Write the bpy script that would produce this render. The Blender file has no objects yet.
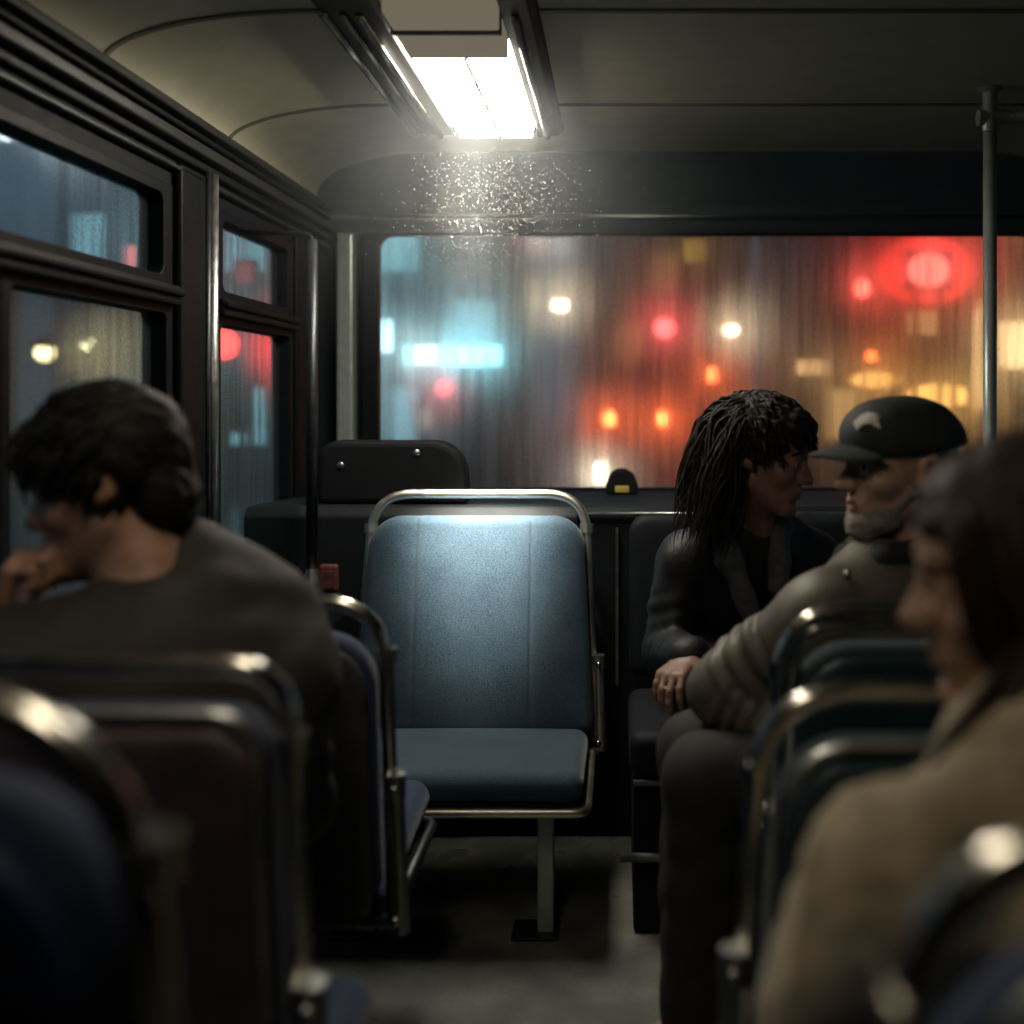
import bpy, math, random
import numpy as np
from mathutils import Vector, Matrix

random.seed(7)
SC = bpy.context.scene
COL = SC.collection
PI = math.pi
F_PX = 1100.0
CAM_Z = 1.2
VPX, VPY = 620.0, 400.0


def V(*a):
    return Vector(a)


def P(px, py, d):
    """pixel + depth -> world point (used to read positions off the photograph)"""
    return Vector(((px - VPX) / F_PX * d, d, CAM_Z + (VPY - py) / F_PX * d))


# ------------------------------------------------------------------ materials
MATS = {}


def nt(name):
    m = bpy.data.materials.new(name)
    m.use_nodes = True
    t = m.node_tree
    t.nodes.clear()
    out = t.nodes.new('ShaderNodeOutputMaterial')
    MATS[name] = m
    return m, t, out


def N(t, typ, **kw):
    n = t.nodes.new(typ)
    for k, v in kw.items():
        if k.startswith('_'):
            setattr(n, k[1:], v)
        else:
            n.inputs[k.replace('__', ' ')].default_value = v
    return n


def L(t, a, ao, b, bi):
    t.links.new(a.outputs[ao], b.inputs[bi])


def mat(name, col, rough=0.6, metal=0.0, noise=0.0, nscale=60.0, bump=0.0, bscale=400.0, sheen=0.0, coat=0.0,
        spec=0.5, stretch=(1, 1, 1)):
    m, t, out = nt(name)
    b = N(t, 'ShaderNodeBsdfPrincipled')
    b.inputs['Base Color'].default_value = (*col, 1)
    b.inputs['Roughness'].default_value = rough
    b.inputs['Metallic'].default_value = metal
    b.inputs['Specular IOR Level'].default_value = spec
    if sheen:
        b.inputs['Sheen Weight'].default_value = sheen
    if coat:
        b.inputs['Coat Weight'].default_value = coat
    L(t, b, 'BSDF', out, 'Surface')
    tc = N(t, 'ShaderNodeTexCoord')
    mp = N(t, 'ShaderNodeMapping')
    mp.inputs['Scale'].default_value = stretch
    L(t, tc, 'Object', mp, 'Vector')
    if noise:
        n = N(t, 'ShaderNodeTexNoise', Scale=nscale, Detail=4.0)
        L(t, mp, 'Vector', n, 'Vector')
        r = N(t, 'ShaderNodeMapRange')
        r.inputs['From Min'].default_value = 0.3
        r.inputs['From Max'].default_value = 0.7
        r.inputs['To Min'].default_value = 1 - noise
        r.inputs['To Max'].default_value = 1 + noise
        L(t, n, 'Fac', r, 'Value')
        mx = N(t, 'ShaderNodeVectorMath', _operation='SCALE')
        mx.inputs[0].default_value = col
        L(t, r, 'Result', mx, 'Scale')
        L(t, mx, 'Vector', b, 'Base Color')
        rr = N(t, 'ShaderNodeMapRange')
        rr.inputs['To Min'].default_value = max(0.02, rough - 0.12)
        rr.inputs['To Max'].default_value = min(1, rough + 0.12)
        L(t, n, 'Fac', rr, 'Value')
        L(t, rr, 'Result', b, 'Roughness')
    if bump:
        n2 = N(t, 'ShaderNodeTexNoise', Scale=bscale, Detail=3.0)
        L(t, mp, 'Vector', n2, 'Vector')
        bp = N(t, 'ShaderNodeBump', Strength=bump, Distance=0.002)
        L(t, n2, 'Fac', bp, 'Height')
        L(t, bp, 'Normal', b, 'Normal')
    return m


def emit(name, col, strength):
    m, t, out = nt(name)
    e = N(t, 'ShaderNodeEmission', Strength=strength)
    e.inputs['Color'].default_value = (*col, 1)
    L(t, e, 'Emission', out, 'Surface')
    return m


def wet_glass(name, fog=0.5, rough=0.3, ior=1.25, veil=0.05, seed=0.0, mid=0.05, wide=0.42):
    """window pane under condensation and rain runs: clear runs between fogged areas"""
    m, t, out = nt(name)
    tc = N(t, 'ShaderNodeTexCoord')
    mp = N(t, 'ShaderNodeMapping')
    mp.inputs['Scale'].default_value = (30, 30, 2.0)
    mp.inputs['Location'].default_value = (seed, seed, seed)
    L(t, tc, 'Object', mp, 'Vector')
    runs = N(t, 'ShaderNodeTexNoise', Scale=1.0, Detail=6.0, Roughness=0.6)
    L(t, mp, 'Vector', runs, 'Vector')
    drops = N(t, 'ShaderNodeTexNoise', Scale=170.0, Detail=2.0)
    L(t, tc, 'Object', drops, 'Vector')
    r1 = N(t, 'ShaderNodeMapRange')
    r1.inputs['From Min'].default_value = 0.40
    r1.inputs['From Max'].default_value = 0.60
    r1.inputs['To Min'].default_value = max(0.0, fog - 0.26)
    r1.inputs['To Max'].default_value = min(1.0, fog + 0.22)
    mixn = N(t, 'ShaderNodeMath', _operation='MULTIPLY_ADD')
    mixn.inputs[1].default_value = 0.55
    d2 = N(t, 'ShaderNodeMath', _operation='MULTIPLY')
    d2.inputs[1].default_value = 0.45
    L(t, drops, 'Fac', d2, 0)
    L(t, runs, 'Fac', mixn, 0)
    L(t, d2, 'Value', mixn, 2)
    L(t, mixn, 'Value', r1, 'Value')
    bp = N(t, 'ShaderNodeBump', Strength=0.25, Distance=0.001)
    ad = N(t, 'ShaderNodeMath', _operation='ADD')
    L(t, runs, 'Fac', ad, 0)
    L(t, drops, 'Fac', ad, 1)
    L(t, ad, 'Value', bp, 'Height')
    tr = N(t, 'ShaderNodeBsdfTransparent')
    tr.inputs['Color'].default_value = (0.9, 0.93, 0.94, 1)
    rfs = []
    for rg, io in ((0.75, 1.0 + mid), (rough, ior)):
        rf = N(t, 'ShaderNodeBsdfRefraction', Roughness=rg, IOR=io)
        rf.inputs['Color'].default_value = (0.95, 0.95, 0.95, 1)
        rfs.append(rf)
    rf = N(t, 'ShaderNodeMixShader', Fac=wide)
    L(t, rfs[0], 'BSDF', rf, 1)
    L(t, rfs[1], 'BSDF', rf, 2)
    mx = N(t, 'ShaderNodeMixShader')
    L(t, r1, 'Result', mx, 'Fac')
    L(t, tr, 'BSDF', mx, 1)
    L(t, rf, 'Shader', mx, 2)
    df = N(t, 'ShaderNodeBsdfDiffuse')
    df.inputs['Color'].default_value = (0.75, 0.8, 0.8, 1)
    tl = N(t, 'ShaderNodeBsdfTranslucent')
    tl.inputs['Color'].default_value = (0.8, 0.8, 0.8, 1)
    dm = N(t, 'ShaderNodeMixShader', Fac=0.6)
    L(t, df, 'BSDF', dm, 1)
    L(t, tl, 'BSDF', dm, 2)
    m2 = N(t, 'ShaderNodeMixShader', Fac=veil)
    L(t, mx, 'Shader', m2, 1)
    L(t, dm, 'Shader', m2, 2)
    gl = N(t, 'ShaderNodeBsdfGlossy', Roughness=0.12)
    m3 = N(t, 'ShaderNodeMixShader', Fac=0.012)
    L(t, m2, 'Shader', m3, 1)
    L(t, gl, 'BSDF', m3, 2)
    L(t, m3, 'Shader', out, 'Surface')
    return m


def floor_mat():
    m, t, out = nt('wet_vinyl_floor')
    b = N(t, 'ShaderNodeBsdfPrincipled')
    tc = N(t, 'ShaderNodeTexCoord')
    n = N(t, 'ShaderNodeTexNoise', Scale=7.0, Detail=5.0)
    L(t, tc, 'Object', n, 'Vector')
    cr = N(t, 'ShaderNodeValToRGB')
    cr.color_ramp.elements[0].color = (0.075, 0.078, 0.07, 1)
    cr.color_ramp.elements[0].position = 0.3
    cr.color_ramp.elements[1].color = (0.23, 0.24, 0.21, 1)
    cr.color_ramp.elements[1].position = 0.72
    L(t, n, 'Fac', cr, 'Fac')
    L(t, cr, 'Color', b, 'Base Color')
    r = N(t, 'ShaderNodeMapRange')
    r.inputs['From Min'].default_value = 0.35
    r.inputs['From Max'].default_value = 0.65
    r.inputs['To Min'].default_value = 0.5
    r.inputs['To Max'].default_value = 0.22
    L(t, n, 'Fac', r, 'Value')
    L(t, r, 'Result', b, 'Roughness')
    n2 = N(t, 'ShaderNodeTexNoise', Scale=160.0, Detail=2.0)
    L(t, tc, 'Object', n2, 'Vector')
    bp = N(t, 'ShaderNodeBump', Strength=0.25, Distance=0.003)
    L(t, n2, 'Fac', bp, 'Height')
    L(t, bp, 'Normal', b, 'Normal')
    L(t, b, 'BSDF', out, 'Surface')
    return m


def fabric(name, col, col2, scale=900.0, rough=0.85, bump=0.5):
    """woven seat cloth: two thread colours, fine weave bump"""
    m, t, out = nt(name)
    b = N(t, 'ShaderNodeBsdfPrincipled', Roughness=rough)
    b.inputs['Sheen Weight'].default_value = 0.25
    b.inputs['Sheen Roughness'].default_value = 0.4
    tc = N(t, 'ShaderNodeTexCoord')
    n = N(t, 'ShaderNodeTexNoise', Scale=scale * 0.55, Detail=3.0)
    L(t, tc, 'Object', n, 'Vector')
    n3 = N(t, 'ShaderNodeTexNoise', Scale=9.0, Detail=4.0)
    L(t, tc, 'Object', n3, 'Vector')
    a = N(t, 'ShaderNodeMath', _operation='MULTIPLY_ADD')
    a.inputs[1].default_value = 0.3
    L(t, n3, 'Fac', a, 0)
    L(t, n, 'Fac', a, 2)
    cr = N(t, 'ShaderNodeValToRGB')
    cr.color_ramp.elements[0].position = 0.52
    cr.color_ramp.elements[1].position = 0.8
    cr.color_ramp.elements[0].color = (*col, 1)
    cr.color_ramp.elements[1].color = (*col2, 1)
    L(t, a, 'Value', cr, 'Fac')
    L(t, cr, 'Color', b, 'Base Color')
    w = N(t, 'ShaderNodeTexVoronoi', Scale=scale * 0.5)
    L(t, tc, 'Object', w, 'Vector')
    bp = N(t, 'ShaderNodeBump', Strength=bump, Distance=0.0015)
    L(t, w, 'Distance', bp, 'Height')
    L(t, bp, 'Normal', b, 'Normal')
    L(t, b, 'BSDF', out, 'Surface')
    return m


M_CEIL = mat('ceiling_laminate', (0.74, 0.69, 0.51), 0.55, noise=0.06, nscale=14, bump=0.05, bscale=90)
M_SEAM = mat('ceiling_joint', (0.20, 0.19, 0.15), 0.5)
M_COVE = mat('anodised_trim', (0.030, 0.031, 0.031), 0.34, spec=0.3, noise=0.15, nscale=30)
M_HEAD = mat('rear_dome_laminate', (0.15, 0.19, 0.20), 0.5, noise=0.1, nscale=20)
M_WALL = mat('side_panel_dark', (0.007, 0.009, 0.012), 0.6, spec=0.1, noise=0.2, nscale=25, bump=0.1, bscale=150)
M_RUBBER = mat('window_rubber', (0.008, 0.009, 0.011), 0.5, spec=0.12, noise=0.2, nscale=50)
M_FRAME = mat('window_frame_paint', (0.005, 0.006, 0.008), 0.5, spec=0.09, noise=0.2, nscale=40)
M_CHROME = mat('worn_chrome', (0.62, 0.60, 0.55), 0.17, metal=1.0, noise=0.12, nscale=35)
M_STEEL = mat('brushed_steel', (0.42, 0.43, 0.42), 0.36, metal=1.0, noise=0.15, nscale=40)
M_POLE = mat('grey_pole_paint', (0.38, 0.43, 0.41), 0.33, metal=0.3, noise=0.12, nscale=30)
M_DSTEEL = mat('dark_steel', (0.055, 0.06, 0.066), 0.4, metal=0.8, noise=0.2, nscale=40)
M_BLUE = fabric('blue_moquette', (0.0065, 0.029, 0.062), (0.056, 0.100, 0.134))
M_NAVY = fabric('navy_moquette', (0.014, 0.024, 0.066), (0.034, 0.056, 0.13))
M_TEAL = fabric('dark_teal_moquette', (0.010, 0.022, 0.030), (0.022, 0.042, 0.055))
M_PLUM = mat('plum_seat_shell', (0.085, 0.060, 0.070), 0.5, noise=0.2, nscale=30, bump=0.1, bscale=200)
M_GREYSH = mat('grey_seat_shell', (0.05, 0.05, 0.052), 0.5, noise=0.2, nscale=30, bump=0.1, bscale=200)
M_NAVYSH = mat('navy_seat_shell', (0.018, 0.032, 0.09), 0.5, noise=0.25, nscale=30, bump=0.15, bscale=260)
M_TEALSH = mat('teal_seat_shell', (0.018, 0.044, 0.056), 0.45, noise=0.2, nscale=30, bump=0.1, bscale=200)
M_BLACK = mat('black_vinyl', (0.006, 0.007, 0.009), 0.7, spec=0.2, noise=0.2, nscale=40, bump=0.15, bscale=300)
M_BENCH = mat('dark_bench_vinyl', (0.009, 0.012, 0.015), 0.65, spec=0.22, noise=0.25, nscale=20, bump=0.2, bscale=240)
M_FLOOR = floor_mat()
M_GLASS_R = wet_glass('rear_window_wet_glass', fog=0.74, rough=0.8, ior=1.14, veil=0.03)
M_GLASS_L = wet_glass('side_window_wet_glass', fog=0.74, rough=0.8, ior=1.14, veil=0.05, seed=3.1)
m, t, out = nt('outer_glass_face')
b = N(t, 'ShaderNodeBsdfTransparent')
b.inputs['Color'].default_value = (0.97, 0.98, 0.98, 1)
L(t, b, 'BSDF', out, 'Surface')
M_OUTER = m
M_LHOUS = mat('lamp_housing_grey', (0.028, 0.028, 0.026), 0.5)
M_SATIN_LIT = mat('satin_chrome_lit', (0.80, 0.76, 0.66), 0.36, metal=1.0, noise=0.06, nscale=30)  # rougher, brighter copy of the chrome: lit look of the blue seat's metal
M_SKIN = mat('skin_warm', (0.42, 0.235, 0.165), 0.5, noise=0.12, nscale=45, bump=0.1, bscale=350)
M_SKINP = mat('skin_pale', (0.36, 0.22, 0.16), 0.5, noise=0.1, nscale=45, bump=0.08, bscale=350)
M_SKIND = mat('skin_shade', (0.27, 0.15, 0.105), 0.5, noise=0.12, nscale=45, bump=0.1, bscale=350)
M_SKINO = mat('skin_old', (0.60, 0.37, 0.26), 0.45, noise=0.18, nscale=60, bump=0.35, bscale=220)
M_LIP = mat('lip', (0.32, 0.155, 0.12), 0.5)
M_EYEW = mat('eye_white', (0.6, 0.58, 0.55), 0.25)
M_IRIS = mat('iris_brown', (0.05, 0.025, 0.012), 0.2)
M_PUPIL = mat('pupil', (0.005, 0.005, 0.005), 0.1)
M_HAIRB = mat('hair_black', (0.007, 0.006, 0.006), 0.6, spec=0.25, noise=0.3, nscale=120, bump=0.4, bscale=500)
M_HAIRD = mat('hair_dark_brown', (0.013, 0.009, 0.007), 0.58, spec=0.28, noise=0.3, nscale=120, bump=0.4, bscale=500)
M_HAIRL = mat('hair_brown', (0.030, 0.017, 0.011), 0.58, spec=0.25, noise=0.4, nscale=120, bump=0.4, bscale=500)
M_HAIRG = mat('hair_grey', (0.30, 0.28, 0.25), 0.6, noise=0.3, nscale=150, bump=0.5, bscale=500)
M_BEARD = mat('beard_grey', (0.25, 0.225, 0.19), 0.7, noise=0.4, nscale=180, bump=0.6, bscale=500)
M_CAP = mat('cap_cloth', (0.030, 0.036, 0.034), 0.75, noise=0.15, nscale=60, bump=0.3, bscale=600)
M_WHITE = mat('white_thread', (0.75, 0.72, 0.62), 0.7, bump=0.3, bscale=900)
M_JKT_Y = mat('dark_jacket_cloth', (0.029, 0.026, 0.023), 0.75, noise=0.3, nscale=14, bump=0.35, bscale=160)
M_SHIRT = mat('black_shirt', (0.010, 0.010, 0.012), 0.85, noise=0.2, nscale=30)
M_JKT_O = mat('olive_grey_nylon', (0.125, 0.108, 0.078), 0.55, noise=0.2, nscale=18, bump=0.35, bscale=120)
M_COLL = mat('black_knit', (0.014, 0.015, 0.018), 0.85, noise=0.2, nscale=60, bump=0.4, bscale=500)
M_PALE = mat('pale_shirt', (0.55, 0.52, 0.42), 0.8, bump=0.2, bscale=400)
M_JKT_B = mat('black_leather', (0.012, 0.013, 0.016), 0.55, spec=0.3, noise=0.3, nscale=30, bump=0.4, bscale=110)
M_SCARF = mat('grey_scarf', (0.075, 0.08, 0.092), 0.85, noise=0.3, nscale=60, bump=0.4, bscale=400)
M_FLEECE = mat('beige_fleece', (0.36, 0.30, 0.205), 0.9, noise=0.22, nscale=35, bump=0.9, bscale=130, sheen=0.3)
M_TROUS = mat('dark_trousers', (0.024, 0.022, 0.024), 0.8, noise=0.2, nscale=30, bump=0.3, bscale=500)
M_TROUSB = mat('black_trousers', (0.012, 0.013, 0.016), 0.8, noise=0.2, nscale=30, bump=0.3, bscale=500)
M_SHOE = mat('dark_leather', (0.02, 0.016, 0.013), 0.4, noise=0.2, nscale=40)
M_RUST = mat('dull_red_plastic', (0.11, 0.035, 0.03), 0.5, noise=0.2, nscale=40)
M_AMBERP = mat('amber_lens', (0.55, 0.42, 0.10), 0.3)
M_DIFF = emit('lamp_diffuser_light', (1.0, 0.93, 0.78), 36.0)
M_DIFFOFF = mat('lamp_divider', (0.5, 0.46, 0.36), 0.35)
M_ENDGLOW = emit('end_panel_glow', (1.0, 0.86, 0.62), 0.16)  # glow put into the end panel to give its lit beige look
M_DUST = mat('dust', (0.8, 0.78, 0.7), 0.7)


# ------------------------------------------------------------------ mesh builder
class MB:
    def __init__(s):
        s.v, s.f, s.mi = [], [], []

    def add(s, vs, fs, mi=0):
        b = len(s.v)
        s.v.extend([tuple(p) for p in vs])
        s.f.extend([tuple(b + i for i in f) for f in fs])
        s.mi.extend([mi] * len(fs))
        return s

    def box(s, x0, x1, y0, y1, z0, z1, mi=0):
        vs = [(x, y, z) for x in (x0, x1) for y in (y0, y1) for z in (z0, z1)]
        fs = [(0, 1, 3, 2), (4, 6, 7, 5), (0, 4, 5, 1), (2, 3, 7, 6), (0, 2, 6, 4), (1, 5, 7, 3)]
        return s.add(vs, fs, mi)

    def prism(s, poly, axis, a, b, mi=0):
        """extrude a 2D polygon along axis from a to b; poly in the two other axes in xyz order"""
        def pt(p, t):
            if axis == 'x':
                return (t, p[0], p[1])
            if axis == 'y':
                return (p[0], t, p[1])
            return (p[0], p[1], t)
        n = len(poly)
        vs = [pt(p, a) for p in poly] + [pt(p, b) for p in poly]
        fs = [tuple(range(n)), tuple(range(2 * n - 1, n - 1, -1))]
        fs += [(i, i + n, (i + 1) % n + n, (i + 1) % n) for i in range(n)]
        return s.add(vs, fs, mi)

    def tube(s, pts, r, seg=14, cap=True, mi=0, closed=False):
        pts = [Vector(p) for p in pts]
        n = len(pts)
        rs = r if isinstance(r, (list, tuple)) else [r] * n
        tans = []
        for i in range(n):
            a = pts[i - 1] if (i > 0 or closed) else pts[i]
            b = pts[(i + 1) % n] if (i < n - 1 or closed) else pts[i]
            t = (b - a)
            tans.append(t.normalized() if t.length > 1e-9 else Vector((0, 0, 1)))
        up = Vector((0, 0, 1)) if abs(tans[0].z) < 0.9 else Vector((1, 0, 0))
        nrm = (up - tans[0] * up.dot(tans[0])).normalized()
        vs, fs = [], []
        for i in range(n):
            t = tans[i]
            nrm = (nrm - t * nrm.dot(t))
            nrm = nrm.normalized() if nrm.length > 1e-6 else t.orthogonal().normalized()
            bn = t.cross(nrm)
            for k in range(seg):
                a = 2 * PI * k / seg
                vs.append(pts[i] + (nrm * math.cos(a) + bn * math.sin(a)) * rs[i])
        m = n if closed else n - 1
        for i in range(m):
            j = (i + 1) % n
            for k in range(seg):
                k2 = (k + 1) % seg
                fs.append((i * seg + k, j * seg + k, j * seg + k2, i * seg + k2))
        if cap and not closed:
            fs.append(tuple(range(seg - 1, -1, -1)))
            fs.append(tuple((n - 1) * seg + k for k in range(seg)))
        return s.add(vs, fs, mi)

    def ball(s, c, r, seg=14, rings=8, mi=0):
        rx, ry, rz = r if isinstance(r, (tuple, list)) else (r, r, r)
        vs = [(c[0], c[1], c[2] + rz)]
        for i in range(1, rings):
            th = PI * i / rings
            for k in range(seg):
                a = 2 * PI * k / seg
                vs.append((c[0] + rx * math.sin(th) * math.cos(a), c[1] + ry * math.sin(th) * math.sin(a), c[2] + rz * math.cos(th)))
        vs.append((c[0], c[1], c[2] - rz))
        fs = []
        for k in range(seg):
            fs.append((0, 1 + k, 1 + (k + 1) % seg))
        for i in range(rings - 2):
            for k in range(seg):
                a, b = 1 + i * seg + k, 1 + i * seg + (k + 1) % seg
                fs.append((a, a + seg, b + seg, b))
        l = len(vs) - 1
        for k in range(seg):
            fs.append((l, 1 + (rings - 2) * seg + (k + 1) % seg, 1 + (rings - 2) * seg + k))
        return s.add(vs, fs, mi)

    def ring(s, outer, inner, rad, axis, a, b, seg=8, mi=0):
        """frame: rectangular outside, rounded inside; outer/inner = (u0,u1,v0,v1) in the two other axes"""
        def corners(q, r):
            u0, u1, v0, v1 = q
            pts = []
            for (cu, cv, st) in ((u1 - r, v1 - r, 0), (u0 + r, v1 - r, 90), (u0 + r, v0 + r, 180), (u1 - r, v0 + r, 270)):
                for k in range(seg + 1):
                    t = math.radians(st + 90 * k / seg)
                    pts.append((cu + r * math.cos(t), cv + r * math.sin(t)))
            return pts
        pi_ = corners(inner, rad)
        po = corners(outer, 0.001)
        n = len(pi_)

        def pt(p, t):
            if axis == 'x':
                return (t, p[0], p[1])
            if axis == 'y':
                return (p[0], t, p[1])
            return (p[0], p[1], t)
        vs = [pt(p, a) for p in pi_] + [pt(p, a) for p in po] + [pt(p, b) for p in pi_] + [pt(p, b) for p in po]
        fs = []
        for i in range(n):
            j = (i + 1) % n
            fs.append((i, j, n + j, n + i))
            fs.append((2 * n + i, 3 * n + i, 3 * n + j, 2 * n + j))
            fs.append((i, 2 * n + i, 2 * n + j, j))
            fs.append((n + i, n + j, 3 * n + j, 3 * n + i))
        return s.add(vs, fs, mi)

    def build(s, name, m, parent=None, smooth=False, bevel=0.0, bseg=2):
        me = bpy.data.meshes.new(name)
        me.from_pydata(s.v, [], s.f)
        for x in (m if isinstance(m, (list, tuple)) else [m]):
            me.materials.append(x)
        if len(set(s.mi)) > 1:
            me.polygons.foreach_set('material_index', s.mi)
        me.validate()
        me.update()
        import bmesh
        bm = bmesh.new()
        bm.from_mesh(me)
        bmesh.ops.recalc_face_normals(bm, faces=bm.faces)
        bm.to_mesh(me)
        bm.free()
        o = bpy.data.objects.new(name, me)
        COL.objects.link(o)
        if parent is not None:
            o.parent = parent
        if smooth:
            me.polygons.foreach_set('use_smooth', [True] * len(me.polygons))
        if smooth == 'auto':
            try:
                me.set_sharp_from_angle(angle=math.radians(40))
            except Exception:
                pass
        if bevel:
            md = o.modifiers.new('edge', 'BEVEL')
            md.width = bevel
            md.segments = bseg
            md.limit_method = 'ANGLE'
        return o


def fillet(pts, r, seg=8):
    pts = [Vector(p) for p in pts]
    rs = r if isinstance(r, (list, tuple)) else [r] * len(pts)
    out = [pts[0]]
    for i in range(1, len(pts) - 1):
        a, b, c = pts[i - 1], pts[i], pts[i + 1]
        u, w = (a - b), (c - b)
        rr = min(rs[i], u.length * 0.48, w.length * 0.48)
        p0, p2 = b + u.normalized() * rr, b + w.normalized() * rr
        for k in range(seg + 1):
            t = k / seg
            out.append(p0 * (1 - t) ** 2 + b * 2 * t * (1 - t) * 0.92 + (p0 + p2) * 0.5 * 2 * t * (1 - t) * 0.08 + p2 * t ** 2)
    out.append(pts[-1])
    return out


def thing(name, label, cat, loc=(0, 0, 0), group=None, rz=0.0):
    o = bpy.data.objects.new(name, None)
    o.empty_display_size = 0.1
    COL.objects.link(o)
    o.location = loc
    o.rotation_euler.z = rz
    o['label'] = label
    o['category'] = cat
    if group:
        o['group'] = group
    return o


def tag(o, label, cat, group=None, kind=None):
    o['label'] = label
    o['category'] = cat
    if group:
        o['group'] = group
    if kind:
        o['kind'] = kind
    return o


def struct(o, label=None):
    o['kind'] = 'structure'
    if label:
        o['label'] = label
    return o


def keep_world(o, parent):
    """geometry written in world coordinates: shift it so that the parent's Empty can stand at the thing's base"""
    o.parent = parent
    o.matrix_parent_inverse = (Matrix.Translation(parent.location) @ Matrix.Rotation(parent.rotation_euler.z, 4, 'Z')).inverted()
    return o


# ------------------------------------------------------------------ implicit surfaces -> one continuous mesh
def axis_coords(lo, hi, coarse, fine=(), fstep=0.004):
    xs = [lo]
    fine = sorted(fine)
    x = lo
    while x < hi:
        st = coarse
        for a, b in fine:
            if a - coarse < x < b:
                st = fstep
        x += st
        xs.append(x)
    return np.array(xs, dtype=np.float32)


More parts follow.
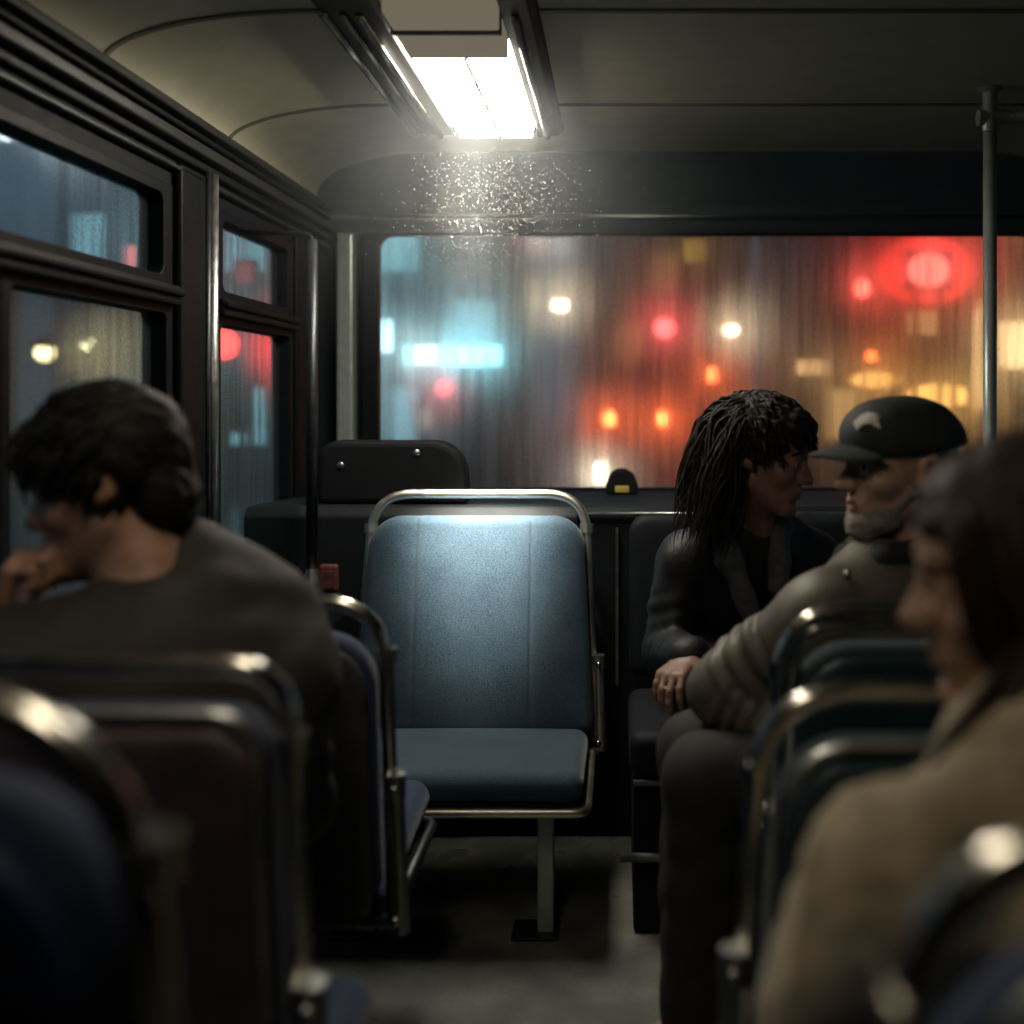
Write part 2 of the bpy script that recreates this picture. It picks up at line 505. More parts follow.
class Field:
    def __init__(s, xs, ys, zs):
        s.x, s.y, s.z = xs, ys, zs
        s.d = np.full((len(xs), len(ys), len(zs)), 0.06, dtype=np.float32)

    def _sl(s, lo, hi):
        sl = []
        for a, l, h in zip((s.x, s.y, s.z), lo, hi):
            i0 = max(0, int(np.searchsorted(a, l)) - 1)
            i1 = min(len(a), int(np.searchsorted(a, h)) + 1)
            sl.append(slice(i0, max(i1, i0)))
        return tuple(sl)

    def op(s, fn, lo, hi, k=0.01, mode='add', m=0.05):
        sl = s._sl([a - m for a in lo], [a + m for a in hi])
        if any(q.stop - q.start < 1 for q in sl):
            return
        X = s.x[sl[0]][:, None, None]
        Y = s.y[sl[1]][None, :, None]
        Z = s.z[sl[2]][None, None, :]
        b = fn(X, Y, Z)
        a = s.d[sl]
        if mode == 'add':
            h = np.maximum(k - np.abs(a - b), 0) / max(k, 1e-6)
            r = np.minimum(a, b) - h * h * k * 0.25
        elif mode == 'sub':
            h = np.maximum(k - np.abs(a + b), 0) / max(k, 1e-6)
            r = np.maximum(a, -b) + h * h * k * 0.25
        else:  # intersect
            h = np.maximum(k - np.abs(a - b), 0) / max(k, 1e-6)
            r = np.maximum(a, b) + h * h * k * 0.25
        s.d[sl] = r

    # primitives; fr = (origin, 3x3 rows axes) local frame
    def ell(s, c, r, k=0.01, mode='add', fr=None, disp=None):
        c = np.array(c, float)
        r = np.array(r, float)

        def fn(X, Y, Z):
            x, y, z = loc(X, Y, Z, fr)
            x, y, z = x - c[0], y - c[1], z - c[2]
            k0 = np.sqrt((x / r[0]) ** 2 + (y / r[1]) ** 2 + (z / r[2]) ** 2)
            k1 = np.sqrt((x / r[0] ** 2) ** 2 + (y / r[1] ** 2) ** 2 + (z / r[2] ** 2) ** 2) + 1e-6
            d = k0 * (k0 - 1) / k1
            return d if disp is None else d + disp(x, y, z)
        w = glob(c, fr)
        rm = float(max(r))
        s.op(fn, w - rm, w + rm, k, mode)

    def cap(s, a, b, ra, rb, k=0.01, mode='add', fr=None, fold=None):
        a = np.array(a, float)
        b = np.array(b, float)
        ba = b - a
        L2 = float(ba @ ba) + 1e-9

        def fn(X, Y, Z):
            x, y, z = loc(X, Y, Z, fr)
            px, py, pz = x - a[0], y - a[1], z - a[2]
            t = (px * ba[0] + py * ba[1] + pz * ba[2]) / L2
            h = np.clip(t, 0, 1)
            qx, qy, qz = px - h * ba[0], py - h * ba[1], pz - h * ba[2]
            d = np.sqrt(qx * qx + qy * qy + qz * qz) - (ra + (rb - ra) * h)
            if fold is not None:
                d = d + fold(h, qx, qy, qz)
            return d
        wa, wb = glob(a, fr), glob(b, fr)
        rm = max(ra, rb)
        s.op(fn, np.minimum(wa, wb) - rm, np.maximum(wa, wb) + rm, k, mode)

    def half(s, c, n, k=0.01, lo=None, hi=None):
        """cut away everything on the side the normal points to"""
        c = np.array(c, float)
        n = np.array(n, float)
        n = n / np.linalg.norm(n)
        if lo is None:
            lo = (s.x[0], s.y[0], s.z[0])
            hi = (s.x[-1], s.y[-1], s.z[-1])
        s.op(lambda X, Y, Z: (X - c[0]) * n[0] + (Y - c[1]) * n[1] + (Z - c[2]) * n[2], lo, hi, k, 'int', 0.0)

    def noise(s, amp, freq, n=5, seed=1, band=0.03):
        rng = np.random.RandomState(seed)
        m = np.abs(s.d) < band
        ix, iy, iz = np.nonzero(m)
        x, y, z = s.x[ix], s.y[iy], s.z[iz]
        tot = np.zeros(len(x), dtype=np.float32)
        for i in range(n):
            w = rng.normal(size=3)
            w = w / np.linalg.norm(w) * freq * (0.6 + 0.9 * rng.rand())
            tot += np.sin(w[0] * x + w[1] * y + w[2] * z + rng.rand() * 6.28)
        s.d[m] += amp * tot / math.sqrt(n)

    def mesh(s):
        d = s.d.copy()
        for ax in range(3):
            sl = [slice(None)] * 3
            for e in (0, -1):
                sl[ax] = e
                d[tuple(sl)] = np.maximum(d[tuple(sl)], 0.01)
        ins = d < 0
        nx, ny, nz = d.shape
        cnt = np.zeros((nx - 1, ny - 1, nz - 1), dtype=np.int8)
        for i in (0, 1):
            for j in (0, 1):
                for k in (0, 1):
                    cnt += ins[i:nx - 1 + i, j:ny - 1 + j, k:nz - 1 + k]
        act = (cnt > 0) & (cnt < 8)
        ci, cj, ck = np.nonzero(act)
        idx = np.full(act.shape, -1, dtype=np.int64)
        idx[ci, cj, ck] = np.arange(len(ci))
        acc = np.zeros((len(ci), 3))
        num = np.zeros(len(ci))
        xs, ys, zs = s.x.astype(float), s.y.astype(float), s.z.astype(float)
        cs = [(i, j, k) for i in (0, 1) for j in (0, 1) for k in (0, 1)]
        for a in cs:
            for ax in range(3):
                if a[ax] == 1:
                    continue
                b = list(a)
                b[ax] = 1
                da = d[ci + a[0], cj + a[1], ck + a[2]].astype(float)
                db = d[ci + b[0], cj + b[1], ck + b[2]].astype(float)
                m = (da < 0) != (db < 0)
                t = np.where(m, da / np.where(m, da - db, 1), 0)
                pa = np.stack([xs[ci + a[0]], ys[cj + a[1]], zs[ck + a[2]]], 1)
                pb = np.stack([xs[ci + b[0]], ys[cj + b[1]], zs[ck + b[2]]], 1)
                acc += np.where(m[:, None], pa + (pb - pa) * t[:, None], 0)
                num += m
        verts = acc / num[:, None]
        faces = []
        for ax in range(3):
            sl0 = [slice(None)] * 3
            sl1 = [slice(None)] * 3
            sl0[ax] = slice(0, -1)
            sl1[ax] = slice(1, None)
            A, B = ins[tuple(sl0)], ins[tuple(sl1)]
            ch = A != B
            o1, o2 = [(1, 2), (2, 0), (0, 1)][ax]
            ii = list(np.nonzero(ch))
            ok = (ii[o1] > 0) & (ii[o2] > 0) & (ii[o1] < d.shape[o1] - 1) & (ii[o2] < d.shape[o2] - 1)
            ii = [q[ok] for q in ii]
            flip = ~A[tuple(ii)]

            def cell(da, db):
                q = [x.copy() for x in ii]
                q[o1] -= da
                q[o2] -= db
                return idx[q[0], q[1], q[2]]
            q = np.stack([cell(1, 1), cell(0, 1), cell(0, 0), cell(1, 0)], 1)
            q[flip] = q[flip][:, ::-1]
            faces.append(q)
        return verts, np.concatenate(faces)


def loc(X, Y, Z, fr):
    if fr is None:
        return X, Y, Z
    o, R, sc = fr
    x, y, z = (X - o[0]) / sc, (Y - o[1]) / sc, (Z - o[2]) / sc
    return (R[0][0] * x + R[0][1] * y + R[0][2] * z, R[1][0] * x + R[1][1] * y + R[1][2] * z, R[2][0] * x + R[2][1] * y + R[2][2] * z)


def glob(c, fr):
    c = np.array(c, float)
    if fr is None:
        return c
    o, R, sc = fr
    return np.array(o) + sc * (np.array(R).T @ c)


def np_obj(name, verts, faces, mats, parent=None, mi=None, smooth_it=0):
    me = bpy.data.meshes.new(name)
    me.vertices.add(len(verts))
    me.vertices.foreach_set('co', np.asarray(verts, dtype=np.float32).ravel())
    nf = len(faces)
    me.loops.add(nf * 4)
    me.loops.foreach_set('vertex_index', np.asarray(faces, dtype=np.int32).ravel())
    me.polygons.add(nf)
    me.polygons.foreach_set('loop_start', np.arange(0, nf * 4, 4, dtype=np.int32))
    me.polygons.foreach_set('use_smooth', np.ones(nf, dtype=bool))
    for x in (mats if isinstance(mats, (list, tuple)) else [mats]):
        me.materials.append(x)
    if mi is not None:
        me.polygons.foreach_set('material_index', np.asarray(mi, dtype=np.int32))
    me.update(calc_edges=True)
    me.validate()
    o = bpy.data.objects.new(name, me)
    COL.objects.link(o)
    if parent is not None:
        keep_world(o, parent)
    if smooth_it:
        md = o.modifiers.new('relax', 'SMOOTH')
        md.factor = 0.5
        md.iterations = smooth_it
    return o


# ================================================================== THE BUS SHELL
XL, XR = -1.036, 1.56
YF, YR = -1.6, 4.0
ZC = 1.98
ZT = 1.874     # top of the side walls, start of the cove

m = MB()
m.box(XL - .06, XR + .06, YF, YR + .06, -0.06, 0.0)
struct(m.build('floor', M_FLOOR), 'worn grey wet vinyl bus floor')


def ceiling_profile(off=0.0, n=14):
    pts = []
    for k in range(n + 1):
        t = PI / 2 * k / n
        pts.append((-0.60 - (0.436 + off) * math.cos(t), ZT + (0.106 + off) * math.sin(t)))
    for k in range(n + 1):
        t = PI / 2 * (1 - k / n)
        pts.append((1.124 + (0.436 + off) * math.cos(t), ZT + (0.106 + off) * math.sin(t)))
    return pts


m = MB()
a, b = ceiling_profile(0.0), ceiling_profile(0.05)
n = len(a)
vs, fs = [], []
for y in (YF, YR):
    vs += [(p[0], y, p[1]) for p in a] + [(p[0], y, p[1]) for p in b]
for i in range(n - 1):
    fs.append((i, i + 1, 2 * n + i + 1, 2 * n + i))
    fs.append((n + i, 3 * n + i, 3 * n + i + 1, n + i + 1))
    fs.append((i, n + i, n + i + 1, i + 1))
    fs.append((2 * n + i, 2 * n + i + 1, 3 * n + i + 1, 3 * n + i))
fs += [(0, 2 * n, 3 * n, n), (n - 1, 2 * n - 1, 4 * n - 1, 3 * n - 1)]
m.add(vs, fs)
struct(m.build('ceiling', M_CEIL, smooth='auto'), 'pale coved ceiling of the bus')

tn = [0]


def trim(mb, m_, label, smooth=False, bevel=0.0):
    tn[0] += 1
    return struct(mb.build('trim_%d' % tn[0], m_, smooth=smooth, bevel=bevel), label)


# joint covers running across the ceiling
for y in (2.20, 2.90):
    m = MB()
    pr = [p for p in ceiling_profile(-0.004) if True]
    pq = [p for p in ceiling_profile(0.004)]
    vs = []
    for yy in (y - 0.008, y + 0.008):
        vs += [(p[0], yy, p[1]) for p in pr] + [(p[0], yy, p[1]) for p in pq]
    k = len(pr)
    fs = []
    for i in range(k - 1):
        fs += [(i, i + 1, 2 * k + i + 1, 2 * k + i), (i, k + i, k + i + 1, i + 1), (2 * k + i, 2 * k + i + 1, 3 * k + i + 1, 3 * k + i)]
    m.add(vs, fs)
    trim(m, M_SEAM, 'thin dark joint across the ceiling')

# walls -----------------------------------------------------------------
ZS, ZH = 0.72, 1.69       # window opening sill / head


def side_wall(name, x0, x1, holes, label):
    m = MB()
    ys = [YF]
    for (a, b) in holes:
        ys += [a, b]
    ys.append(YR + .06)
    m.box(x0, x1, YF, YR + .06, 0, ZS)
    m.box(x0, x1, YF, YR + .06, ZH, ZT + .02)
    for i in range(0, len(ys), 2):
        m.box(x0, x1, ys[i], ys[i + 1], ZS, ZH)
    return struct(m.build(name, M_WALL), label)


HL = [(0.95, 2.52), (2.79, 3.45)]
side_wall('wall_left', XL - .06, XL, HL, 'dark side wall with the two tall windows')
side_wall('wall_right', XR, XR + .06, [(0.95, 2.3), (2.5, 3.6)], 'dark side wall at the right of the bus')
m = MB()
m.box(XL - .06, XR + .06, YF - .06, YF, 0, ZC + .05)
struct(m.build('wall_front', M_WALL), 'dark front bulkhead')
m = MB()
WX0, WX1, WZ0, WZ1 = -0.885, 1.525, 0.875, 1.805
m.box(XL, XR, YR, YR + .06, 0, WZ0)
m.box(XL, XR, YR, YR + .06, WZ1, ZC + .05)
m.box(XL, WX0, YR, YR + .06, WZ0, WZ1)
m.box(WX1, XR, YR, YR + .06, WZ0, WZ1)
struct(m.build('wall_rear', M_WALL), 'dark rear wall around the rear window')

# rear dome / header above the window
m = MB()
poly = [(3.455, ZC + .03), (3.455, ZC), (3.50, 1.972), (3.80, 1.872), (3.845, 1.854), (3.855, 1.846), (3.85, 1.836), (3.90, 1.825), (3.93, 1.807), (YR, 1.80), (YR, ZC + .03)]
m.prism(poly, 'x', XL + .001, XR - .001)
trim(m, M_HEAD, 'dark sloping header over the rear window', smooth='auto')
m = MB()
m.tube([(-0.86, 3.842, 1.842), (1.5, 3.842, 1.842)], 0.006, 8)
trim(m, M_STEEL, 'thin metal lip under the rear header', smooth=True)

# cove ribs along the left wall
for (x, z, w, h, mm) in ((XL + .030, 1.866, .026, .022, M_COVE), (XL + .020, 1.838, .016, .014, M_RUBBER), (XL + .026, 1.806, .022, .026, M_COVE),
                         (XL + .016, 1.770, .014, .020, M_RUBBER), (XL + .018, 1.735, .014, .012, M_DSTEEL)):
    m = MB()
    m.box(XL, x + .004, YF, 3.86, z - h / 2, z + h / 2)
    trim(m, mm, 'long ribbed moulding along the top of the left wall', bevel=0.005)
for (z, h, mm) in ((1.866, .022, M_COVE), (1.806, .026, M_COVE)):
    m = MB()
    m.box(XR - .03, XR, YF, 3.86, z - h / 2, z + h / 2)
    trim(m, mm, 'long ribbed moulding along the top of the right wall', bevel=0.005)

# grey upright in the rear left corner, pillar strips on the left wall
m = MB()
m.box(-1.015, -0.955, 3.93, 4.0, 0.62, 1.80)
trim(m, M_POLE, 'grey upright strip in the rear left corner', bevel=0.01)
m = MB()
m.box(XL, XL + .022, 2.545, 2.765, .6, 1.75)
trim(m, M_FRAME, 'dark pillar between the two side windows', bevel=0.008)
for (y, r) in ((2.735, .014), (2.70, .008)):
    m = MB()
    m.tube([(XL + .024, y, .62), (XL + .024, y, 1.76)], r, 12)
    trim(m, M_STEEL if r > .01 else M_DSTEEL, 'upright metal strip on the window pillar', smooth=True)
m = MB()
m.box(XL, XL + .02, 3.475, 3.6, .6, 1.72)
trim(m, M_FRAME, 'dark pillar behind the second side window', bevel=0.008)

# wheel arch along the left wall at the rear, engine cover under the rear window
m = MB()
m.prism([(XL, 0), (-0.74, 0), (-0.74, .62), (-0.76, .677), (XL, .677)], 'y', 2.62, 3.018)
struct(m.build('trim_30', M_WALL, bevel=.01), 'dark wheel arch box at the rear left')
m = MB()
m.prism([(3.02, 0), (3.02, .88), (3.04, .905), (3.10, .905), (3.995, .872), (3.995, 0)], 'x', XL + .002, XR - .002)
struct(m.build('trim_31', M_BENCH, bevel=.006), 'dark engine cover with a ledge under the rear window')
m = MB()
m.tube([(-0.12, 3.012, .888), (0.40, 3.012, .888), (1.5, 3.012, .888)], 0.006, 8)
trim(m, M_STEEL, 'thin metal edge along the engine cover', smooth=True)
m = MB()
m.box(-0.012, -0.004, 3.006, 3.019, .42, .85)
trim(m, M_STEEL, 'upright metal joint on the engine cover')

# windows ---------------------------------------------------------------


def pane_faces(mb, ax, sgn):
    """condensation on the inner face only: every other face of the pane is clear glass"""
    best = [sum(mb.v[i][ax] for i in f) / len(f) * sgn for f in mb.f]
    k = best.index(min(best))
    mb.mi = [0 if i == k else 1 for i in range(len(mb.f))]
    return mb


def window(num, loc):
    o = bpy.data.objects.new('window_%d' % num, None)
    COL.objects.link(o)
    o.location = loc
    struct(o)
    return o


def side_window(num, x, sgn, y0, y1, split=None):
    """x = inner wall face, sgn = direction outward"""
    w = window(num, (x, (y0 + y1) / 2, ZS))
    w['label'] = 'rain-streaked side window with an upper and a lower pane'
    xi, xo = x - sgn * .012, x + sgn * .05
    lo, hi = min(xi, xo), max(xi, xo)
    m = MB()
    m.ring((y0, y1, 1.455, ZH), (y0 + .05, y1 - .05, 1.482, 1.664), .028, 'x', lo, hi)
    keep_world(m.build('upper_sash', M_FRAME, bevel=.004), w)
    m = MB()
    if split is None:
        m.ring((y0, y1, ZS, 1.42), (y0 + .035, y1 - .035, ZS + .04, 1.395), .02, 'x', lo, hi)
    else:
        m.ring((y0, split, ZS, 1.42), (y0 + .035, split - .03, ZS + .04, 1.395), .02, 'x', lo, hi)
        m.ring((split, y1, ZS, 1.42), (split + .03, y1 - .035, ZS + .04, 1.395), .02, 'x', lo, hi)
    keep_world(m.build('lower_frame', M_FRAME, bevel=.004), w)
    m = MB()
    m.box(min(x, x - sgn * .034), max(x, x - sgn * .034), y0 + .004, y1 - .004, 1.415, 1.46)
    m.box(min(x, x - sgn * .045), max(x, x - sgn * .045), y0 + .004, y1 - .004, 1.435, 1.452)
    keep_world(m.build('mid_rail', M_FRAME, bevel=.006), w)
    xg = x + sgn * .025
    m = MB()
    m.box(xg - .002, xg + .002, y0 + .03, y1 - .03, 1.46, ZH - .01)
    keep_world(pane_faces(m, 0, sgn).build('pane', [M_GLASS_L, M_OUTER]), w)
    m = MB()
    m.box(xg - .002, xg + .002, y0 + .02, y1 - .02, ZS + .01, 1.41)
    keep_world(pane_faces(m, 0, sgn).build('pane', [M_GLASS_L, M_OUTER]), w)
    return w


side_window(1, XL, -1, 0.95, 2.52, split=1.82)
side_window(2, XL, -1, 2.79, 3.45)
side_window(4, XR, 1, 0.95, 2.3)
side_window(5, XR, 1, 2.5, 3.6)

w = window(3, ((WX0 + WX1) / 2, YR, WZ0))
w['label'] = 'wide rear window covered in rain and condensation'
m = MB()
m.ring((WX0 - .05, WX1 + .03, WZ0 - .02, WZ1 + .02), (WX0 + .006, WX1 - .006, WZ0 + .006, WZ1 - .006), .05, 'y', YR - .022, YR + .05)
keep_world(m.build('window_gasket', M_RUBBER, bevel=.005), w)
m = MB()
m.box(WX0 - .004, WX1 + .004, YR + .018, YR + .024, WZ0 - .004, WZ1 + .004)
keep_world(pane_faces(m, 1, 1).build('pane', [M_GLASS_R, M_OUTER]), w)

# ceiling lamp -----------------------------------------------------------
lamp = thing('ceiling_lamp', 'lit rectangular ceiling lamp with metal side strips above the blue seat', 'lamp', (-0.375, 2.8, ZC))
HX0, HX1 = -0.60, -0.16
m = MB()
m.prism([(-0.60, ZC + .002), (-0.595, ZC - .012), (-0.475, ZC - .020), (-0.47, ZC + .002)], 'y', 2.08, 3.17)
m.prism([(-0.236, ZC + .002), (-0.234, ZC - .024), (-0.18, ZC - .018), (-0.165, ZC - .008), (-0.16, ZC + .002)], 'y', 2.08, 3.17)
m.box(-0.46, -0.238, 3.09, 3.12, ZC - .022, ZC + .002)
keep_world(m.build('housing', M_LHOUS, bevel=.003), lamp)
for (x, r, zz) in ((-0.588, .010, .016), (-0.548, .007, .021), (-0.515, .009, .023)):
    m = MB()
    m.tube([(x, 2.17, ZC - zz), (x, 3.16, ZC - zz)], r, 10)
    keep_world(m.build('metal_strip', M_CHROME, smooth=True), lamp)
m = MB()
m.tube([(-0.208, 2.17, ZC - .026), (-0.208, 3.16, ZC - .026)], .008, 10)
keep_world(m.build('metal_strip', M_STEEL, smooth=True), lamp)
m = MB()
for (x0, x1) in ((-0.452, -0.3335), (-0.3305, -0.240)):
    m.prism([(x0, ZC - .002), (x0 + .006, ZC - .045), (x1 - .006, ZC - .045), (x1, ZC - .002)], 'y', 2.37, 3.08)
keep_world(m.build('diffuser', M_DIFF), lamp)
m = MB()
m.box(-0.335, -0.329, 2.37, 3.08, ZC - .050, ZC - .004)
m.box(-0.340, -0.318, 2.57, 2.585, ZC - .052, ZC - .04)
m.box(-0.340, -0.318, 2.95, 2.97, ZC - .052, ZC - .04)
keep_world(m.build('divider', M_DIFFOFF), lamp)
m = MB()
m.box(-0.452, -0.240, 2.08, 2.368, ZC - .046, ZC + .002)
keep_world(m.build('end_panel', M_ENDGLOW, bevel=.004), lamp)
m = MB()
m.box(-0.456, -0.236, 2.185, 2.197, ZC - .052, ZC)
keep_world(m.build('end_strap', M_LHOUS), lamp)
# the next lamp forward along the aisle, over the camera
lamp2 = thing('ceiling_lamp', 'warm ceiling lamp further forward along the bus, above the front seats', 'lamp', (-0.375, 0.8, ZC))
m = MB()
m.box(-0.50, -0.25, 0.35, 1.25, ZC - .02, ZC + .002)
keep_world(m.build('housing', M_COVE, bevel=.003), lamp2)
m = MB()
m.prism([(-0.48, ZC - .018), (-0.47, ZC - .034), (-0.28, ZC - .034), (-0.27, ZC - .018)], 'y', 0.4, 1.2)
M_DIFF2 = emit('dim_lamp_light', (1.0, 0.86, 0.64), 8.0)
keep_world(m.build('diffuser', M_DIFF2), lamp2)

# grab poles --------------------------------------------------------------
pole = thing('grab_pole', 'tall grey grab pole in front of the rear window, right of the old man', 'pole', (0.925, 2.75, 0))
m = MB()
m.tube([(0.925, 2.75, 0.0), (0.925, 2.75, ZC - .035)], 0.0165, 20)
keep_world(m.build('pole', M_POLE, smooth=True), pole)
m = MB()
m.tube([(0.925, 2.75, ZC - .05), (0.925, 2.75, ZC - .012), (0.925, 2.75, ZC - .001)], [.018, .019, .032], 20)
keep_world(m.build('ceiling_flange', M_POLE, smooth='auto'), pole)
m = MB()
m.tube([(0.925, 2.75, 0.012), (0.925, 2.75, 0.02), (0.925, 2.75, 0.05)], [.045, .042, .02], 20)
keep_world(m.build('floor_flange', M_DSTEEL, smooth='auto'), pole)
m = MB()
m.tube(fillet([(0.925, 2.75, ZC - .075), (1.08, 2.75, ZC - .070), (1.545, 2.75, ZC - .070)], .03), 0.016, 16)
keep_world(m.build('rail', M_POLE, smooth=True), pole)
m = MB()
m.tube([(0.895, 2.75, ZC - .075), (0.965, 2.75, ZC - .073)], 0.020, 16)
m.tube([(0.925, 2.75, ZC - .11), (0.925, 2.75, ZC - .045)], 0.020, 16)
keep_world(m.build('joint', M_POLE, smooth='auto'), pole)

GX, GY, GZ = -0.826, 2.95, .678
gp = thing('grab_pole', 'thin dark upright pole beside the rear side window, with a flared foot', 'pole', (GX, GY, GZ))
m = MB()
m.tube([(GX, GY, GZ + .018), (GX, GY, 1.63)], 0.0155, 16)
keep_world(m.build('pole', M_DSTEEL, smooth=True), gp)
m = MB()
m.tube([(GX, GY, GZ), (GX, GY, GZ + .013), (GX, GY, GZ + .07)], [.032, .030, .017], 18)
keep_world(m.build('foot_flange', M_STEEL, smooth='auto'), gp)
m = MB()
m.tube(fillet([(GX, GY, 1.60), (GX, GY, 1.645), (-1.02, GY, 1.65)], .03), .007, 12)
keep_world(m.build('wall_bracket', M_RUBBER, smooth=True), gp)

# small things on the wheel arch and the ledge
hb = thing('small_box', 'small dull red box on the wheel arch, just right of the thin dark pole', 'box', (-0.79, 2.98, .678))
m = MB()
m.box(-0.818, -0.768, 2.985, 3.012, .678, .752)
keep_world(m.build('case', M_RUST, bevel=.006), hb)
m = MB()
m.box(-0.812, -0.774, 2.981, 2.986, .69, .735)
keep_world(m.build('cover', M_RUST), hb)

hr = thing('headrest', 'dark rounded headrest on the ledge in the rear left corner, behind the blue seat', 'headrest', (-0.64, 3.15, .90))
m = MB()
prof = [(-0.86, .9035)]
for k in range(9):
    t = math.radians(180 - 90 * k / 8)
    prof.append((-0.80 + .06 * math.cos(t), 1.025 + .06 * math.sin(t)))
for k in range(13):
    t = math.radians(90 - 90 * k / 12)
    prof.append((-0.535 + .10 * math.cos(t), 0.985 + .10 * math.sin(t)))
prof.append((-0.43, .9035))
m.prism(prof, 'y', 3.11, 3.2)
keep_world(m.build('pad', M_BLACK, bevel=.018, bseg=3), hr)
for (x, z) in ((-0.79, 1.015), (-0.575, 1.05)):
    m = MB()
    m.ball((x, 3.109, z), (.011, .005, .011), 12, 8)
    keep_world(m.build('stud', M_STEEL, smooth=True), hr)

kb = thing('ledge_lamp', 'small dark domed fitting on the ledge at the bottom of the rear window', 'lamp', (0.010, 3.7, .884))
m = MB()
m.prism([(-0.048, .8838), (-0.048, .91), (-0.036, .948), (-0.012, .967), (0.02, .967), (0.046, .952), (0.06, .915), (0.06, .8838)], 'y', 3.66, 3.76)
keep_world(m.build('housing', M_BLACK, bevel=.008), kb)
m = MB()
m.box(-0.016, 0.03, 3.652, 3.661, .892, .915)
keep_world(m.build('lens', M_AMBERP, bevel=.004), kb)
# ================================================================== SEATS


def slab_mesh(outline, y_of, th, crown=0.0, rnd=0.022, grooves=(), gdepth=0.008, step=0.008, gw=0.006):
    """padded slab: 2D outline (half widths by height, rounded corners) in x/z, thickness th along y, soft edges, stitched grooves
    outline = (w_bottom, w_top, z0, z1, r_top, r_bottom, cx_bottom, cx_top)"""
    wb, wt, z0, z1, rt, rb, cb, ct = outline
    hw = max(wb, wt) / 2 + .03
    xs = np.arange(min(cb, ct) - hw, max(cb, ct) + hw, step, dtype=np.float32)
    zs = np.arange(z0 - .03, z1 + .03, step, dtype=np.float32)
    ys = np.arange(-th / 2 - .05, th / 2 + .05, step * 0.7, dtype=np.float32)
    f = Field(xs, ys, zs)
    X, Y, Z = xs[:, None, None], ys[None, :, None], zs[None, None, :]
    t = np.clip((Z - z0) / (z1 - z0), 0, 1)
    half = (wb + (wt - wb) * t) / 2
    cx = cb + (ct - cb) * t
    zc = (z0 + z1) / 2
    hz = (z1 - z0) / 2
    r = np.where(Z > zc, rt, rb)
    qx = np.abs(X - cx) - (half - r)
    qz = np.abs(Z - zc) - (hz - r)
    d2 = np.sqrt(np.maximum(qx, 0) ** 2 + np.maximum(qz, 0) ** 2) + np.minimum(np.maximum(qx, qz), 0) - r
    inner = np.clip(-d2 / 0.16, 0, 1)
    hy = th / 2 + crown * (1 - (1 - inner) ** 2)
    for gx in grooves:
        hy = hy - gdepth * np.exp(-((X - cx - gx) / gw) ** 2)
    a = d2 + rnd
    b = np.abs(Y) - hy + rnd
    f.d = (np.sqrt(np.maximum(a, 0) ** 2 + np.maximum(b, 0) ** 2) + np.minimum(np.maximum(a, b), 0) - rnd).astype(np.float32)
    v, q = f.mesh()
    v = v.copy()
    v[:, 1] += y_of(v[:, 2])
    return v, q


def cushion_mesh(x0, x1, yb, yf, zb, zf, th, rnd=0.035, step=0.008, bulge=0.012):
    """seat cushion: rounded front roll, slightly dished, from back edge yb to front edge yf (yf < yb)"""
    xs = np.arange(x0 - .03, x1 + .03, step, dtype=np.float32)
    ys = np.arange(yf - .03, yb + .03, step, dtype=np.float32)
    zs = np.arange(min(zb, zf) - th - .03, max(zb, zf) + .04, step * 0.7, dtype=np.float32)
    f = Field(xs, ys, zs)
    X, Y, Z = xs[:, None, None], ys[None, :, None], zs[None, None, :]
    t = (Y - yf) / (yb - yf)
    top = zf + (zb - zf) * t + bulge * np.sin(np.clip((X - x0) / (x1 - x0), 0, 1) * PI) * np.sin(np.clip(t, 0, 1) * PI)
    zc = top - th / 2
    ax = np.abs(X - (x0 + x1) / 2) - ((x1 - x0) / 2 - rnd)
    ay = np.abs(Y - (yb + yf) / 2) - ((yb - yf) / 2 - rnd)
    az = np.abs(Z - zc) - (th / 2 - rnd)
    f.d = (np.sqrt(np.maximum(ax, 0) ** 2 + np.maximum(ay, 0) ** 2 + np.maximum(az, 0) ** 2) + np.minimum(np.maximum(np.maximum(ax, ay), az), 0) - rnd).astype(np.float32)
    return f.mesh()


SEAT_GROUP = 'upholstered passenger seats'


